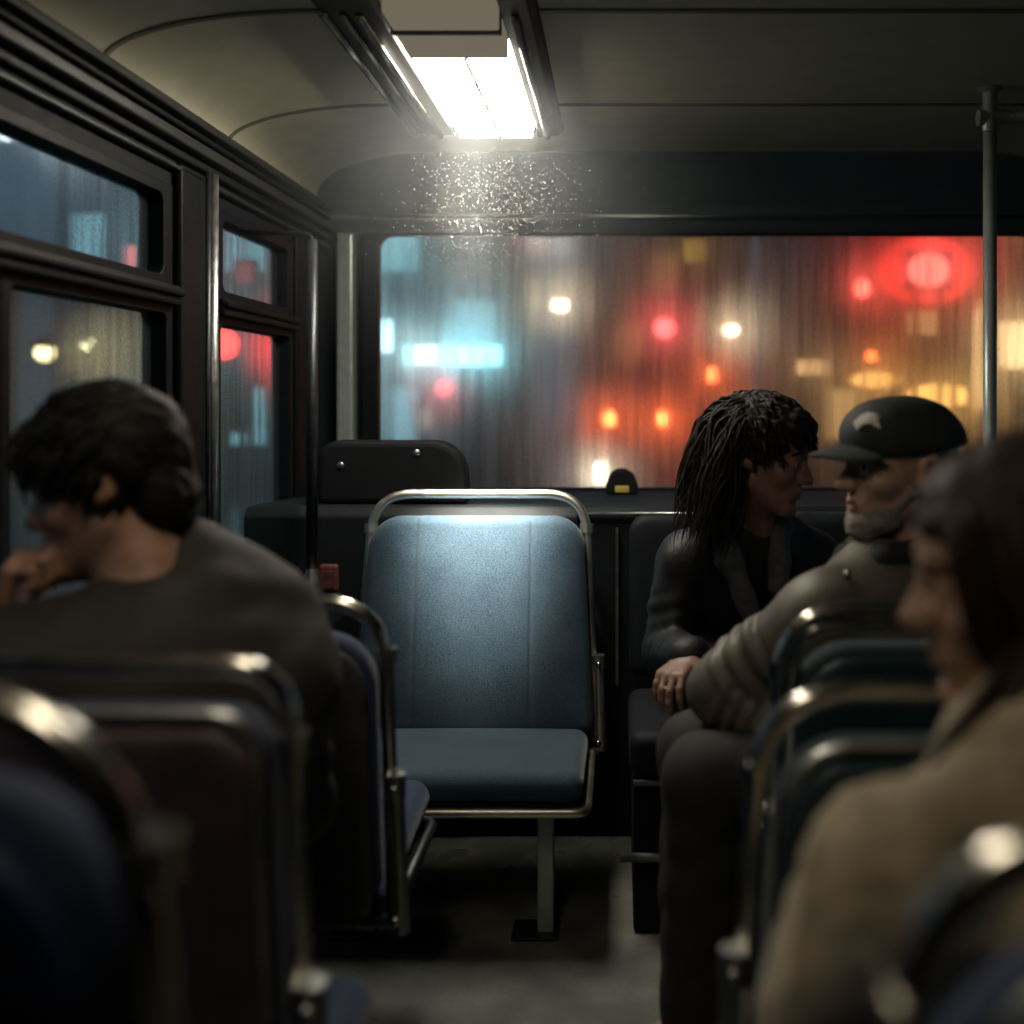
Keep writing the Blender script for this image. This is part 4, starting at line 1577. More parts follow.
# ---------------------------------------------------------------- the old man in the cap
hd = P(900, 469, 1.97)
H = frame(hd, (-.955, -.27, .045), (.04, 0, 1), .98)
nk = (.500, 1.97, .870)
S = dict(H=H, neck=nk, pelvis=(.545, 1.92, .585), shL=(.345, 1.885, .825), shR=(.58, 2.06, .835),
         elL=(.195, 1.875, .675), wrL=(.235, 1.895, .605), elR=(.47, 2.07, .66), wrR=(.33, 2.02, .66),
         kneeL=(.145, 1.84, .565), kneeR=(.145, 1.985, .565), ankL=(.125, 1.83, .09), ankR=(.125, 1.955, .09),
         toeL=(.03, 1.80, .04), toeR=(.03, 1.935, .04), fstep=.0038, age=1.0, girth=1.05,
         hL=dict(d=(-.55, .05, -.25), n=(0, .1, -1), th=-1, curl=.42), hL_vis=1,
         hR=dict(d=(-.8, -.1, -.2), n=(0, .1, -1), th=1, curl=.3), hR_vis=0, brow=M_HAIRG)
S['elL'] = (.185, 1.93, .69)
S['wrL'] = (.285, 1.86, .625)
S['hL'] = dict(d=(-.75, -.1, -.35), n=(-.2, .1, -1), th=1, curl=.40)
om = person('grey-bearded old man in a dark peaked cap and olive jacket', (.5, 1.95, .43), S, M_SKINO)
# short grey beard and side hair
v, q = hair_cap(H, [((.066, 0, -.108), (.030, .030, .024), .01), ((.046, 0, -.092), (.050, .057, .034), .02)], [((.108, 0, -.066), (.022, .030, .021), .006)], step=.0045, amp=.002, freq=260, seed=9,
                caps=[((.0, .060, -.035), (.066, .020, -.108), .018, .019, .015), ((.0, -.060, -.035), (.066, -.020, -.108), .018, .019, .015),
                      ((.0955, .010, -.0525), (.0985, .001, -.0505), .0045, .005, .004), ((.0955, -.010, -.0525), (.0985, -.001, -.0505), .0045, .005, .004)])
join_obj('beard', v, q, None, M_BEARD, om)
v, q = hair_cap(H, [((-.055, 0, .0), (.062, .081, .060), .02)], [((.02, .10, -.02), (.035, .05, .05), .01), ((.02, -.10, -.02), (.035, .05, .05), .01)], step=.0055, amp=.002, freq=240, seed=12,
                caps=[((.020, .071, .030), (.012, .073, .000), .009, .006, .008), ((.020, -.071, .030), (.012, -.073, .000), .009, .006, .008)])
join_obj('hair', v, q, None, M_HAIRG, om)
# peaked cap: crown, peak, white mark
F = local_field(H, (-.15, -.12, 0.0), (.20, .12, .19), .005)
F.ell((-.012, 0, .045), (.113, .093, .090), .01)
F.ell((.050, 0, .062), (.062, .076, .054), .035)
F.half((0, 0, .034), (-.16, 0, -1), .006)
for sy in np.linspace(-1.05, 1.05, 4):
    a = sy
    F.cap((-.012 + .112 * math.cos(a * 1.5), .092 * math.sin(a * 1.5), .05), (-.012, 0, .147), .001, .001, .004, mode='sub')
v, q = F.mesh()
join_obj('cap', to_world(H, v), q, None, M_CAP, om)
nu, nv = 22, 14
vs, fs = [], []
for side in (0, 1):
    for j in range(nv + 1):
        t = j / nv
        for i in range(nu + 1):
            u = -1 + 2 * i / nu
            a = u * 1.05
            x0 = .055 + .045 * math.cos(a)
            yy = .078 * u * (1 - .10 * t * t)
            ext = .080 * t * math.sqrt(max(0, 1 - (u * .93) ** 2)) ** .8
            z = .044 - .20 * ext - .9 * ext * ext - .020 * u * u - (.0045 if side else 0)
            vs.append(tuple(to_world(H, np.array([[x0 + ext, yy, z]]))[0]))
K = (nu + 1) * (nv + 1)
for j in range(nv):
    for i in range(nu):
        a = j * (nu + 1) + i
        fs.append((a, a + 1, a + nu + 2, a + nu + 1))
        fs.append((K + a, K + a + nu + 1, K + a + nu + 2, K + a + 1))
rim = [(j * (nu + 1)) for j in range(nv + 1)] + [nv * (nu + 1) + i for i in range(1, nu + 1)] + [j * (nu + 1) + nu for j in range(nv - 1, -1, -1)] + [i for i in range(nu - 1, 0, -1)]
for i in range(len(rim)):
    a, b = rim[i], rim[(i + 1) % len(rim)]
    fs.append((a, b, K + b, K + a))
m = MB()
m.add(vs, fs)
keep_world(m.build('cap_peak', M_CAP, smooth='auto'), om)
# the white mark on the front left of the crown: a short hooked check laid over the dome
mk = [(-.008, .004), (.000, .018), (.012, .024), (.030, .022), (.052, .030), (.036, .012), (.046, -.006), (.026, .004), (.012, .002), (.004, -.010)]


def on_dome(a, z, lift=.003):
    """point on the crown at azimuth a (from the front, to the left) and height z"""
    best = None
    o = np.array([0.0, 0.0, z])
    d = np.array([math.cos(a), math.sin(a), 0])
    t = .17
    while t > .02:
        p = o + d * t
        e1 = ((p[0] + .012) / .113) ** 2 + (p[1] / .093) ** 2 + ((p[2] - .045) / .090) ** 2
        e2 = ((p[0] - .050) / .062) ** 2 + (p[1] / .076) ** 2 + ((p[2] - .062) / .054) ** 2
        if min(e1, e2) < 1.02:
            return p + d * lift
        t -= .001
    return o


vs = []
mk3 = []
for (u, w_) in mk:
    mk3.append((0.30 + u * 9.0, .078 + w_ * .95))
cx = sum(p[0] for p in mk3) / len(mk3)
cz = sum(p[1] for p in mk3) / len(mk3)
for lift in (.009, -.001):
    vs += [tuple(to_world(H, on_dome(a, z, lift)[None])[0]) for a, z in mk3] + [tuple(to_world(H, on_dome(cx, cz, lift)[None])[0])]
k = len(mk3)
fs = []
for i in range(k):
    j = (i + 1) % k
    fs += [(i, j, k), (k + 1 + j, k + 1 + i, 2 * k + 1), (i, k + 1 + i, k + 1 + j, j)]
m = MB()
m.add(vs, fs)
e = keep_world(m.build('emblem', M_WHITE), om)
e['label'] = 'small white hooked mark'
fwd, left, up = torso_axes(S)
nkv = np.array(nk)
pts = coat_parts(S, off=.034, slv=(.078, .066, .047), fold=.016, shoulder=.072, ff=(5.5, 5.0))
garment(S, pts, M_JKT_O, 'jacket', om, step=.0065, noise=[(.004, 26, 13), (.0016, 70, 18)], k=.04)
ck = nkv + np.array((-.012, .0, .052))
ring_ = [ck + np.array((-.078, -.012, -.012)), ck + np.array((-.035, -.072, .0)), ck + np.array((.040, -.070, .014)), ck + np.array((.075, .0, .022)), ck + np.array((.035, .070, .014)), ck + np.array((-.04, .066, .0))]
garment(S, [('cap', ring_[i], ring_[(i + 1) % 6], .027, .027) for i in range(6)] + [('cap', ring_[0], ring_[0] + np.array((-.03, -.035, -.10)), .027, .022)], M_COLL, 'collar', om, step=.006, k=.02, noise=[(.003, 60, 4)])
m = MB()
b0 = P(846, 574, 1.835)
m.ball((b0.x, b0.y - .015, b0.z), (.008, .006, .010), 10, 6)
keep_world(m.build('snap', M_STEEL, smooth=True), om)
garment(S, [('cap', nkv + np.array((.055, -.055, .055)), nkv + np.array((.055, -.05, .015)), .030, .034)], M_PALE, 'shirt_collar', om, step=.006)
garment(S, trouser_parts(S), M_TROUS, 'trousers', om, step=.009, noise=[(.002, 40, 6)])
shoes(S, M_SHOE, om)

# ---------------------------------------------------------------- the woman with dark hair by the rear window
hd = P(764, 458, 2.42)
H = frame(hd, (.90, -.42, -.16), (.12, 0, 1), .95)
nk = (.300, 2.52, .895)
S = dict(H=H, neck=nk, pelvis=(.300, 2.70, .60), shL=(.450, 2.545, .825), shR=(.150, 2.525, .830),
         elL=(.48, 2.50, .64), wrL=(.30, 2.38, .665), elR=(.105, 2.48, .64), wrR=(.145, 2.33, .655),
         kneeL=(.41, 2.34, .575), kneeR=(.18, 2.30, .575), ankL=(.37, 2.33, .09), ankR=(.16, 2.30, .09),
         toeL=(.38, 2.22, .04), toeR=(.14, 2.19, .04), fstep=.005, fem=1.0, girth=.92, neckr=.86, hand=.92,
         hL=dict(d=(-.75, -.3, -.1), n=(0, .1, -1), th=-1, curl=.4), hL_vis=1,
         hR=dict(d=(-.45, -.75, -.25), n=(.2, .1, -1), th=1, curl=.5), hR_vis=1, brow=M_HAIRD)
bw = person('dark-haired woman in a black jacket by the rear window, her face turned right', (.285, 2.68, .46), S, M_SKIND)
v, q = hair_cap(H, [((-.016, 0, .048), (.112, .094, .105), .01), ((.050, 0, .082), (.058, .076, .040), .02), ((-.075, 0, -.05), (.055, .085, .10), .03)],
                [((.105, 0, -.042), (.070, .10, .088), .01), ((.052, .085, -.05), (.060, .035, .060), .01), ((.052, -.085, -.05), (.060, .035, .060), .01),
                 ((-.006, .10, -.006), (.026, .022, .030), .008), ((-.006, -.10, -.006), (.026, .022, .030), .008)], seed=14)


def flow_long(p, nr, t, rng):
    away = p - np.array([-.01, 0, .15])
    d = away - nr * (away @ nr)
    d = unit(d + np.array([-.1, 0, 0]))
    w_ = min(1.0, max(0.0, (.03 - p[2]) / .08, (t - .15) * 5))
    d = unit(d * (1 - w_) + np.array([-.02, p[1] * .9, -1]) * w_)
    return unit(d + nr * (.18 - .2 * t) * (1 - w_))


lk = locks(H, 700, 21, scalp_start((-.016, 0, .048), (.108, .091, .102), okh), flow_m, .045, r0=.004, curl=.5)
l2 = locks(H, 900, 22, scalp_start((-.02, 0, .04), (.108, .090, .100), lambda p: p[0] < -.005), flow_long, .225, r0=.0026, steps=12, curl=.34)
lk.add(l2.v, l2.f)
join_obj('hair', v, q, lk, M_HAIRD, bw)
fwd, left, up = torso_axes(S)
nkv = np.array(nk)
pts = coat_parts(S, off=.024, slv=(.066, .056, .043), fold=.007, shoulder=.064)
garment(S, pts, M_JKT_B, 'jacket', bw, step=.0085, noise=[(.004, 26, 23), (.002, 65, 28)])
sc = [('cap', nkv + np.array((-.075, -.04, .02)), nkv + np.array((-.06, -.105, -.05)), .030, .026), ('cap', nkv + np.array((-.06, -.105, -.05)), nkv + np.array((.010, -.140, -.22)), .026, .020),
      ('cap', nkv + np.array((-.075, -.04, .02)), nkv + np.array((.06, -.03, .02)), .026, .03), ('cap', nkv + np.array((.06, -.05, .015)), nkv + np.array((.045, -.125, -.10)), .030, .026)]
garment(S, sc, M_SCARF, 'scarf', bw, step=.007, noise=[(.003, 60, 3)], k=.02)
garment(S, trouser_parts(S), M_TROUSB, 'trousers', bw, step=.010)
shoes(S, M_SHOE, bw)

# ---------------------------------------------------------------- the long-haired woman in beige, near right
hd = V(.372, 1.00, 1.042)
H = frame(hd, (-.985, .08, -.12), (-.10, -.05, 1), .97)
nk = (.385, .925, .870)
S = dict(H=H, neck=nk, pelvis=(.43, .87, .60), shL=(.215, .865, .815), shR=(.475, 1.005, .825),
         elL=(.175, .915, .60), wrL=(.255, 1.015, .63), elR=(.50, 1.015, .62), wrR=(.40, 1.02, .64),
         kneeL=(.30, 1.05, .59), kneeR=(.47, 1.055, .59), ankL=(.27, 1.05, .09), ankR=(.44, 1.05, .09),
         toeL=(.16, 1.03, .04), toeR=(.34, 1.05, .04), fstep=.0055, fem=1.0, girth=.92, neckr=.86, hand=.92,
         hL=dict(d=(.6, .3, -.3), n=(.2, -.1, -1), th=-1, curl=.4), hL_vis=0,
         hR=dict(d=(-.8, -.1, -.2), n=(0, .1, -1), th=1, curl=.3), hR_vis=0, brow=M_HAIRL)
rw = person('woman with long brown hair in a beige fleece coat, nearest passenger on the right', (.43, .80, .43), S, M_SKINP)
v, q = hair_cap(H, [((-.018, 0, .040), (.112, .090, .096), .01), ((.040, 0, .058), (.056, .080, .047), .02), ((-.080, 0, -.06), (.060, .088, .13), .03),
                    ((.002, .080, -.04), (.045, .024, .09), .02), ((.002, -.080, -.04), (.045, .024, .09), .02)],
                [((.112, 0, -.045), (.070, .11, .092), .01), ((.078, .075, -.07), (.050, .045, .080), .01), ((.078, -.075, -.07), (.050, .045, .080), .01)], seed=24,
                lo=(-.17, -.14, -.24), amp=.0022)


def okl(p):
    return not (p[0] > .045 and p[2] < .06) and p[2] > -.06


lk = locks(H, 520, 31, scalp_start((-.018, 0, .040), (.108, .088, .093), okl), flow_long, .12, r0=.004, curl=.25)


def flow_down(p, nr, t, rng):
    away = p - np.array([-.01, 0, .15])
    d = away - nr * (away @ nr)
    w_ = min(1.0, max(0.0, (.05 - p[2]) / .08, (t - .22) * 5))
    out = 1.0 if p[2] > -.14 else .0
    g = np.array([.10 if p[1] > 0 else -.05, (.55 if p[1] > 0 else .0) * (1 - out * .5) * min(1, max(0, (-p[2] - .05) * 5)), -1])
    d = unit(unit(d + np.array([-.1, 0, 0])) * (1 - w_) + g * w_)
    return unit(d + nr * (.16 - .2 * t) * (1 - w_))


l2 = locks(H, 620, 32, scalp_start((-.02, 0, .038), (.108, .090, .092), lambda p: p[0] < .03 and p[2] > -.05 and p[1] > -.03), flow_down, .40, r0=.005, steps=14, curl=.24)
lk.add(l2.v, l2.f)


def front_start(rng):
    x = rng.uniform(-.07, .066)
    z = rng.uniform(-.03, .085) if x < .03 else rng.uniform(.055, .095)
    y = .088 * math.sqrt(max(.08, 1 - ((x + .01) / .115) ** 2 - (max(0, z - .03) / .11) ** 2))
    return np.array([x, y + rng.uniform(-.004, .008), z]), unit((x * 2, 1.0, max(0, z) * 4))


l3 = locks(H, 420, 33, front_start, lambda p, nr, t, rng: unit(np.array([(-.55 if p[0] > .03 else -.05) if p[2] > -.03 else .40, .55 if p[2] > .02 and p[1] < .085 else (.26 if -.20 < p[2] < -.06 else .02), -1])), .36, r0=.0046, steps=15, curl=.2)
lk.add(l3.v, l3.f)
l4 = locks(H, 260, 34, lambda rng: (np.array([rng.uniform(-.04, .045), .088 + rng.uniform(-.006, .008), rng.uniform(-.085, -.03)]), np.array([0.0, 1.0, 0.0])),
           lambda p, nr, t, rng: unit(np.array([.75, .28, -1]) if p[2] > -.15 else np.array([.12, .42, -1])), .34, r0=.0048, steps=14, curl=.2)
lk.add(l4.v, l4.f)
l5 = locks(H, 160, 35, lambda rng: (np.array([rng.uniform(.035, .078), rng.uniform(.025, .075), rng.uniform(.055, .085)]), np.array([0.4, 0.9, 0.2])),
           lambda p, nr, t, rng: unit(np.array([.10 - .7 * t, .55 if p[1] < .078 else .03, -1])), .17, r0=.0048, steps=11, curl=.16)
lk.add(l5.v, l5.f)
join_obj('hair', v, q, lk, M_HAIRL, rw)
fwd, left, up = torso_axes(S)
nkv = np.array(nk)
pts = coat_parts(S, off=.030, slv=(.078, .072, .055), fold=.008, shoulder=.070)
garment(S, pts, M_FLEECE, 'coat', rw, noise=[(.005, 30, 33), (.003, 75, 38), (.0012, 200, 39)])
garment(S, [('cap', nkv + np.array((-.05, -.03, .0)), nkv + np.array((.0, .06, .0)), .050, .048), ('cap', nkv + np.array((-.05, -.03, .0)), nkv + np.array((.06, -.03, .02)), .050, .048)], M_FLEECE, 'collar', rw, noise=[(.003, 75, 41)])
garment(S, trouser_parts(S), M_TROUSB, 'trousers', rw, step=.010)
shoes(S, M_SHOE, rw)
# ================================================================== THE STREET OUTSIDE
ZG = -0.9
M_ASPH = mat('wet_asphalt', (0.035, 0.036, 0.038), 0.22, noise=0.3, nscale=3, bump=0.2, bscale=40)
M_BRICK = mat('night_facade', (0.16, 0.14, 0.13), 0.8, noise=0.25, nscale=3)
M_STONE = mat('grey_facade', (0.15, 0.17, 0.18), 0.8, noise=0.2, nscale=2)
M_POST = mat('street_post', (0.03, 0.03, 0.032), 0.4, metal=0.5)
M_CARP = mat('car_paint', (0.03, 0.032, 0.036), 0.25, coat=0.5)
M_TYRE = mat('tyre', (0.012, 0.012, 0.012), 0.8)
M_DARKPANE = mat('dark_pane', (0.02, 0.024, 0.03), 0.1)

m = MB()
m.box(-60, 60, -20, 110, ZG - .1, ZG)
struct(m.build('street', M_ASPH), 'wet dark street outside the bus')
E = {}


def em(col, s):
    k = (col, s)
    if k not in E:
        E[k] = emit('glow_%d' % len(E), col, s)
    return E[k]


LAMP_G, TL_G, SIGN_G = 'street lamps outside', 'red signal lights outside', 'lit shop signs outside'


def street_lamp(px, py, d, col, s, r, label):
    c = P(px, py, d)
    t = thing('street_lamp', label, 'street lamp', (c.x + .9, c.y, ZG), LAMP_G)
    m = MB()
    m.tube(fillet([(c.x + .9, c.y, ZG), (c.x + .9, c.y, c.z + .25), (c.x - .1, c.y, c.z + r + .06)], .4), [.07] + [.05] * 9 + [.04], 10)
    keep_world(m.build('post', M_POST, smooth=True), t)
    m = MB()
    m.ball((c.x, c.y, c.z + r * .9), (r * 1.3, r * 1.3, r * .4), 14, 6)
    keep_world(m.build('lamp_hood', M_POST, smooth=True), t)
    m = MB()
    m.ball((c.x, c.y, c.z), (r, r, r * .85), 16, 10)
    keep_world(m.build('bulb', em(col, s), smooth=True), t)


def signal(px, py, d, col, s, r, label, rx=1.0, face='y'):
    c = P(px, py, d)
    t = thing('traffic_light', label, 'traffic light', (c.x, c.y + .25, ZG), TL_G)
    m = MB()
    m.tube([(c.x, c.y + .2, ZG), (c.x, c.y + .2, c.z + .1)], .05, 10)
    keep_world(m.build('post', M_POST, smooth=True), t)
    m = MB()
    m.box(c.x - r * 1.5, c.x + r * 1.5, c.y + .06, c.y + .3, c.z - r * 6.2, c.z + r * 1.7)
    keep_world(m.build('housing', M_POST, bevel=.03), t)
    m = MB()
    m.ball((c.x, c.y, c.z), (r * rx, r * .7, r), 16, 10)
    keep_world(m.build('red_lens', em(col, s), smooth=True), t)
    for k in (2.3, 4.6):
        m = MB()
        m.ball((c.x, c.y + .05, c.z - r * k), (r * .9, .05, r * .9), 12, 8)
        keep_world(m.build('unlit_lens', M_DARKPANE, smooth=True), t)


def sign(px0, px1, py0, py1, d, col, s, label, depth=.25, round_=False):
    a, b = P(px0, py1, d), P(px1, py0, d)
    t = thing('street_sign', label, 'sign', ((a.x + b.x) / 2, d + depth / 2, ZG), SIGN_G)
    m = MB()
    m.box(a.x - .06, b.x + .06, d + .02, d + depth, a.z - .06, b.z + .06)
    keep_world(m.build('sign_box', M_POST, bevel=.02), t)
    m = MB()
    if round_:
        m.ball(((a.x + b.x) / 2, d + .02, (a.z + b.z) / 2), ((b.x - a.x) / 2, .06, (b.z - a.z) / 2), 24, 14)
    else:
        m.box(a.x, b.x, d - .01, d + .03, a.z, b.z)
    keep_world(m.build('lit_face', em(col, s), bevel=0 if round_ else .01, smooth=round_), t)
    for x in (a.x + (b.x - a.x) * .2, a.x + (b.x - a.x) * .8):
        m = MB()
        m.tube([(x, d + depth * .6, ZG), (x, d + depth * .6, a.z)], .05, 8)
        keep_world(m.build('post', M_POST, smooth=True), t)
    return t


def building(x0, x1, y0, y1, z1, mt, label, cols, rows, lit, wcol, ws, face='y'):
    t = thing('street_building', label, 'building', ((x0 + x1) / 2, (y0 + y1) / 2, ZG))
    m = MB()
    m.box(x0, x1, y0, y1, ZG, z1)
    keep_world(m.build('wall', mt), t)
    m = MB()
    m.box(x0 - .3, x1 + .3, y0 - .3, y1 + .3, z1, z1 + .35)
    keep_world(m.build('cornice', mt), t)
    for i in range(cols):
        for j in range(rows):
            u = (i + .5) / cols
            zc = ZG + 1.7 + j * (z1 - ZG - 2) / rows
            on = lit and (i * 7 + j * 5) % lit == 0
            mm = em(wcol, ws) if on else M_DARKPANE
            m = MB()
            if face == 'y':
                x = x0 + (x1 - x0) * u
                m.box(x - .5, x + .5, y0 - .04, y0 + .02, zc - .7, zc + .7)
            else:
                y = y0 + (y1 - y0) * u
                m.box(x1 - .02, x1 + .04, y - .5, y + .5, zc - .7, zc + .7)
            keep_world(m.build('window', mm), t)


def glow(name, loc, col, e, size):
    l = bpy.data.lights.new(name, 'POINT')
    l.energy = e
    l.color = col
    l.shadow_soft_size = size
    o = bpy.data.objects.new(name, l)
    COL.objects.link(o)
    o.location = loc


def car(x, y, front, label, head=None, tail=None, van=False, sep=.68, zl=.62, paint=None):
    """small car or van seen end-on; front = True faces the bus"""
    t = thing('van' if van else 'car', label, 'van' if van else 'car', (x, y, ZG))
    if van:
        prof = [(0, .35), (0, 2.1), (.25, 2.25), (3.6, 2.25), (4.2, 1.35), (4.9, 1.1), (4.9, .35)]
    else:
        prof = [(0, .35), (0, .8), (.9, .92), (1.7, 1.42), (3.1, 1.42), (3.8, .98), (4.3, .85), (4.3, .35)]
    m = MB()
    m.prism([(y + p, ZG + z) for p, z in prof], 'x', x - .85, x + .85)
    keep_world(m.build('body', paint or M_CARP, bevel=.12, bseg=3), t)
    for sx in (-1, 1):
        for yy in (.85, 3.4):
            m = MB()
            m.tube([(x + sx * .62, y + yy, ZG + .32), (x + sx * .88, y + yy, ZG + .32)], .32, 18)
            keep_world(m.build('wheel', M_TYRE, smooth='auto'), t)
        m = MB()
        m.ball((x + sx * sep, y - .01, ZG + zl), (.12, .06, .12 if not van else .16), 14, 8)
        keep_world(m.build('lamp', head if front else tail, smooth=True), t)
    m = MB()
    if van:
        m.box(x - .6, x + .6, y - .02, y + .02, ZG + 1.45, ZG + 2.0)
    else:
        m.prism([(y + .98, ZG + .97), (y + 1.66, ZG + 1.37), (y + 1.70, ZG + 1.33), (y + 1.02, ZG + .93)], 'x', x - .68, x + .68)
    keep_world(m.build('window', M_DARKPANE), t)
    return t


WARM, RED, ORED, PINK = (1.0, .78, .48), (1.0, .030, .022), (1.0, .13, .03), (1.0, .10, .10)
AMB, TEAL = (1.0, .50, .12), (.32, .88, 1.0)
street_lamp(560, 305, 34, WARM, 18, .26, 'warm white street lamp glowing high in the middle of the rear window')
street_lamp(731, 330, 30, WARM, 20, .21, 'warm white street lamp between the red lights of the rear window')
signal(665, 328, 26, PINK, 11, .24, 'pinkish red signal light left of the second white street lamp')
signal(712, 375, 29, ORED, 14, .22, 'small tall red light just above the hair of the rear woman', rx=.75)
signal(862, 288, 27, (1.0, .09, .06), 14, .22, 'small red light just left of the big red glow in the rear window')
signal(445, 388, 21, PINK, 7, .17, 'pink red light under the bright teal sign')
signal(871, 356, 30, ORED, 12, .15, 'tiny red light above the cap of the old man')
sign(876, 976, 236, 306, 19, RED, 1.7, 'big red panel added for the soft red glow in the upper right of the rear window', round_=True)  # added panel: its dim light makes the red haze in the glass
sign(908, 950, 253, 287, 18.7, (1.0, .17, .13), 4, 'bright pinkish heart of the big red glow at the upper right', depth=.15, round_=True)
sign(404, 503, 345, 366, 24, TEAL, 4.8, 'bright teal and white lit sign in the left of the rear window')
sign(414, 436, 346, 364, 23.6, (.85, 1.0, .95), 5, 'white lit panel on the left part of the teal sign', depth=.15)
sign(380, 392, 320, 352, 22, (.5, .88, 1.0), 5, 'narrow pale blue lit sign at the left edge of the rear window')
sign(1000, 1060, 322, 368, 22, (1.0, .66, .30), 2.8, 'pale amber lit window sign right of the grab pole')
sign(974, 981, 300, 410, 21, (1.0, .62, .26), 2.8, 'tall thin amber lit strip just left of the grab pole')
sign(850, 900, 372, 388, 25, AMB, 3.0, 'low amber shop sign above the cap of the old man', round_=True)
sign(905, 972, 384, 408, 24, AMB, 3.6, 'amber shop sign behind the cap, left of the grab pole', round_=True)
sign(795, 830, 360, 375, 27, (1.0, .55, .22), 1.5, 'small amber shop sign above the face of the rear woman')
sign(416, 432, 408, 430, 26, (1.0, .8, .6), 1.5, 'small pale lit panel under the teal sign')
sign(510, 545, 238, 252, 26, RED, .25, 'faint reddish sign high above the teal sign')
sign(684, 706, 240, 262, 28, (1.0, .6, .1), .5, 'faint amber sign high in the middle of the rear window')
# left windows
sign(123, 149, 246, 270, 17, (1.0, .22, .20), 1.7, 'small square pink red sign in the upper pane of the front side window')
sign(236, 252, 262, 282, 21, (1.0, .15, .14), .6, 'dull red square sign in the upper pane of the rear side window')
signal(224, 344, 20, RED, 14, .26, 'bright red light at the top of the lower pane of the rear side window')
street_lamp(45, 353, 19, (1.0, .85, .42), 9, .17, 'yellowish street lamp above the hair of the young man')
street_lamp(88, 344, 22, (.95, .9, .5), 6, .14, 'second, narrower yellowish lamp right of the first one in the side window')
street_lamp(8, 128, 9.5, (.8, .95, 1.0), 5, .13, 'pale bluish lamp at the top left corner of the side window')
sign(214, 246, 352, 420, 23, (1.0, .45, .2), .45, 'dim amber lit shop front in the lower rear side window')

building(-13.9, -2.6, 27, 36, 7.5, M_STONE, 'grey building behind the teal sign', 6, 3, 2, (.38, .85, 1.0), .8)  # teal window light added to feed the teal haze in the glass
building(-1.6, 5.0, 42, 52, 9, M_BRICK, 'brown building far behind the middle of the rear window', 5, 3, 4, (1.0, .42, .15), .35)
building(5.2, 24, 31.5, 41, 10, M_BRICK, 'brown building behind the red and amber signs on the right', 8, 3, 3, (1.0, .55, .2), .8)
building(-30, -14.2, 8, 26, 4.2, M_STONE, 'low grey building beyond the side windows', 7, 2, 5, (1.0, .8, .5), .35, face='x')
sign(595, 607, 463, 484, 16, (1.0, .86, .62), 14, 'small low white light just left of the domed fitting on the ledge', depth=.15)
car(.30, 20.5, False, 'van with two orange red tail lamps low in the middle of the rear window', tail=em(ORED, 22), van=True, sep=.5, zl=1.75)
# ================================================================== HAZE AND DUST UNDER THE LAMP
m_, t_, out_ = nt('lamp_haze')
tc = N(t_, 'ShaderNodeTexCoord')
ln = N(t_, 'ShaderNodeVectorMath', _operation='LENGTH')
L(t_, tc, 'Object', ln, 0)
mr = N(t_, 'ShaderNodeMapRange', _interpolation_type='SMOOTHERSTEP')
mr.inputs['From Min'].default_value = 0.0
mr.inputs['From Max'].default_value = 0.84
mr.inputs['To Min'].default_value = 0.125
mr.inputs['To Max'].default_value = 0.0
L(t_, ln, 'Value', mr, 'Value')
vs_ = N(t_, 'ShaderNodeVolumeScatter', Anisotropy=0.25)
vs_.inputs['Color'].default_value = (0.90, 0.96, 1.0, 1)
L(t_, mr, 'Result', vs_, 'Density')
L(t_, vs_, 'Volume', out_, 'Volume')
m = MB()
m.ball((0, 0, 0), .84, 28, 16)
hz = m.build('haze', m_, smooth=True)
hz.location = (-0.345, 2.75, ZC - .10)
tag(hz, 'thin hazy air glowing around the ceiling lamp', 'haze', kind='stuff')
rg = random.Random(5)
m = MB()
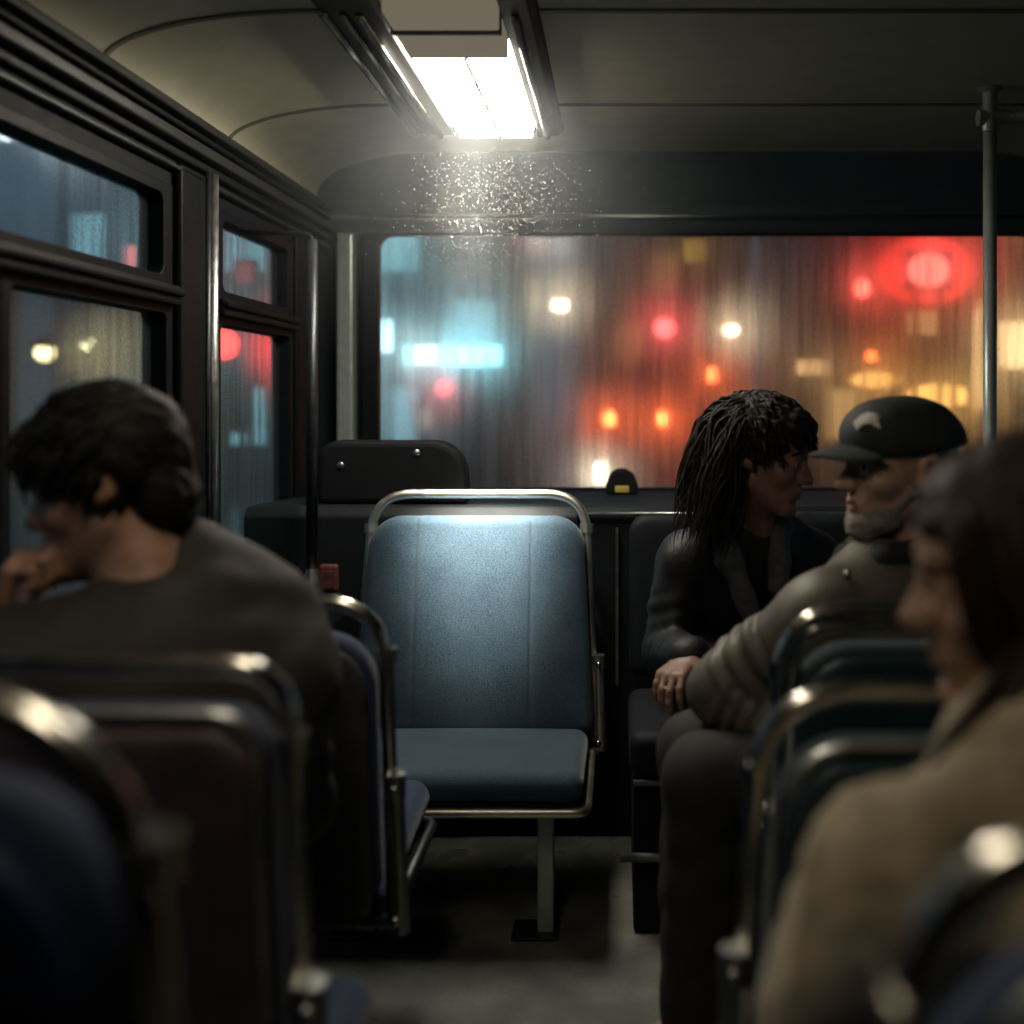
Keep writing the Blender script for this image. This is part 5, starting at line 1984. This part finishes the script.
for i in range(1500):
    y = rg.uniform(2.45, 3.25)
    px = rg.gauss(495, 42)
    py = 205 + rg.gauss(0, 34)
    if py < 148 or py > 300:
        continue
    c = P(px, py, y)
    if c.z > ZC - .06:
        continue
    r = rg.uniform(.0005, .0016)
    m.add([(c.x + r, c.y, c.z), (c.x - r, c.y, c.z), (c.x, c.y + r, c.z), (c.x, c.y - r, c.z), (c.x, c.y, c.z + r), (c.x, c.y, c.z - r)],
          [(0, 2, 4), (2, 1, 4), (1, 3, 4), (3, 0, 4), (2, 0, 5), (1, 2, 5), (3, 1, 5), (0, 3, 5)])
ds = m.build('dust', M_DUST)
tag(ds, 'fine specks of mist drifting below the ceiling lamp', 'dust', kind='stuff')
# ================================================================== CAMERA, LIGHT
cam = bpy.data.cameras.new('camera')
co = bpy.data.objects.new('camera', cam)
COL.objects.link(co)
co.location = (0, 0, CAM_Z)
co.rotation_euler = (PI / 2, 0, 0)
cam.sensor_width = 36
cam.sensor_fit = 'HORIZONTAL'
cam.lens = 36 * F_PX / 1024
cam.shift_x = -(VPX - 512) / 1024
cam.shift_y = -(512 - VPY) / 1024
cam.clip_start = .05
cam.clip_end = 300
cam.dof.use_dof = True
cam.dof.focus_distance = 2.72
cam.dof.aperture_fstop = 1.5
cam.dof.aperture_blades = 0
SC.camera = co

wd = bpy.data.worlds.new('night_sky')
SC.world = wd
wd.use_nodes = True
bg = wd.node_tree.nodes['Background']
bg.inputs['Color'].default_value = (0.42, 0.72, 1.0, 1)
bg.inputs['Strength'].default_value = 0.14

sp = bpy.data.lights.new('seat_spot', 'SPOT')  # extra spot added under the lamp to brighten the top of the blue backrest
so = bpy.data.objects.new('seat_spot', sp)
COL.objects.link(so)
so.location = (-0.36, 2.52, ZC - .06)
so.rotation_euler = (math.radians(21.5), 0, 0)
sp.energy = 1150
sp.color = (1.0, 0.93, 0.78)
sp.spot_size = math.radians(24.5)
sp.spot_blend = 1.0
sp.shadow_soft_size = .08

SC.view_settings.view_transform = 'Standard'
SC.view_settings.look = 'None'
SC.view_settings.gamma = 1
SC.view_settings.exposure = 0
SC.cycles.max_bounces = 8
SC.cycles.transparent_max_bounces = 12
SC.cycles.caustics_reflective = False
SC.cycles.sample_clamp_indirect = 4.0
SC.cycles.use_denoising = True
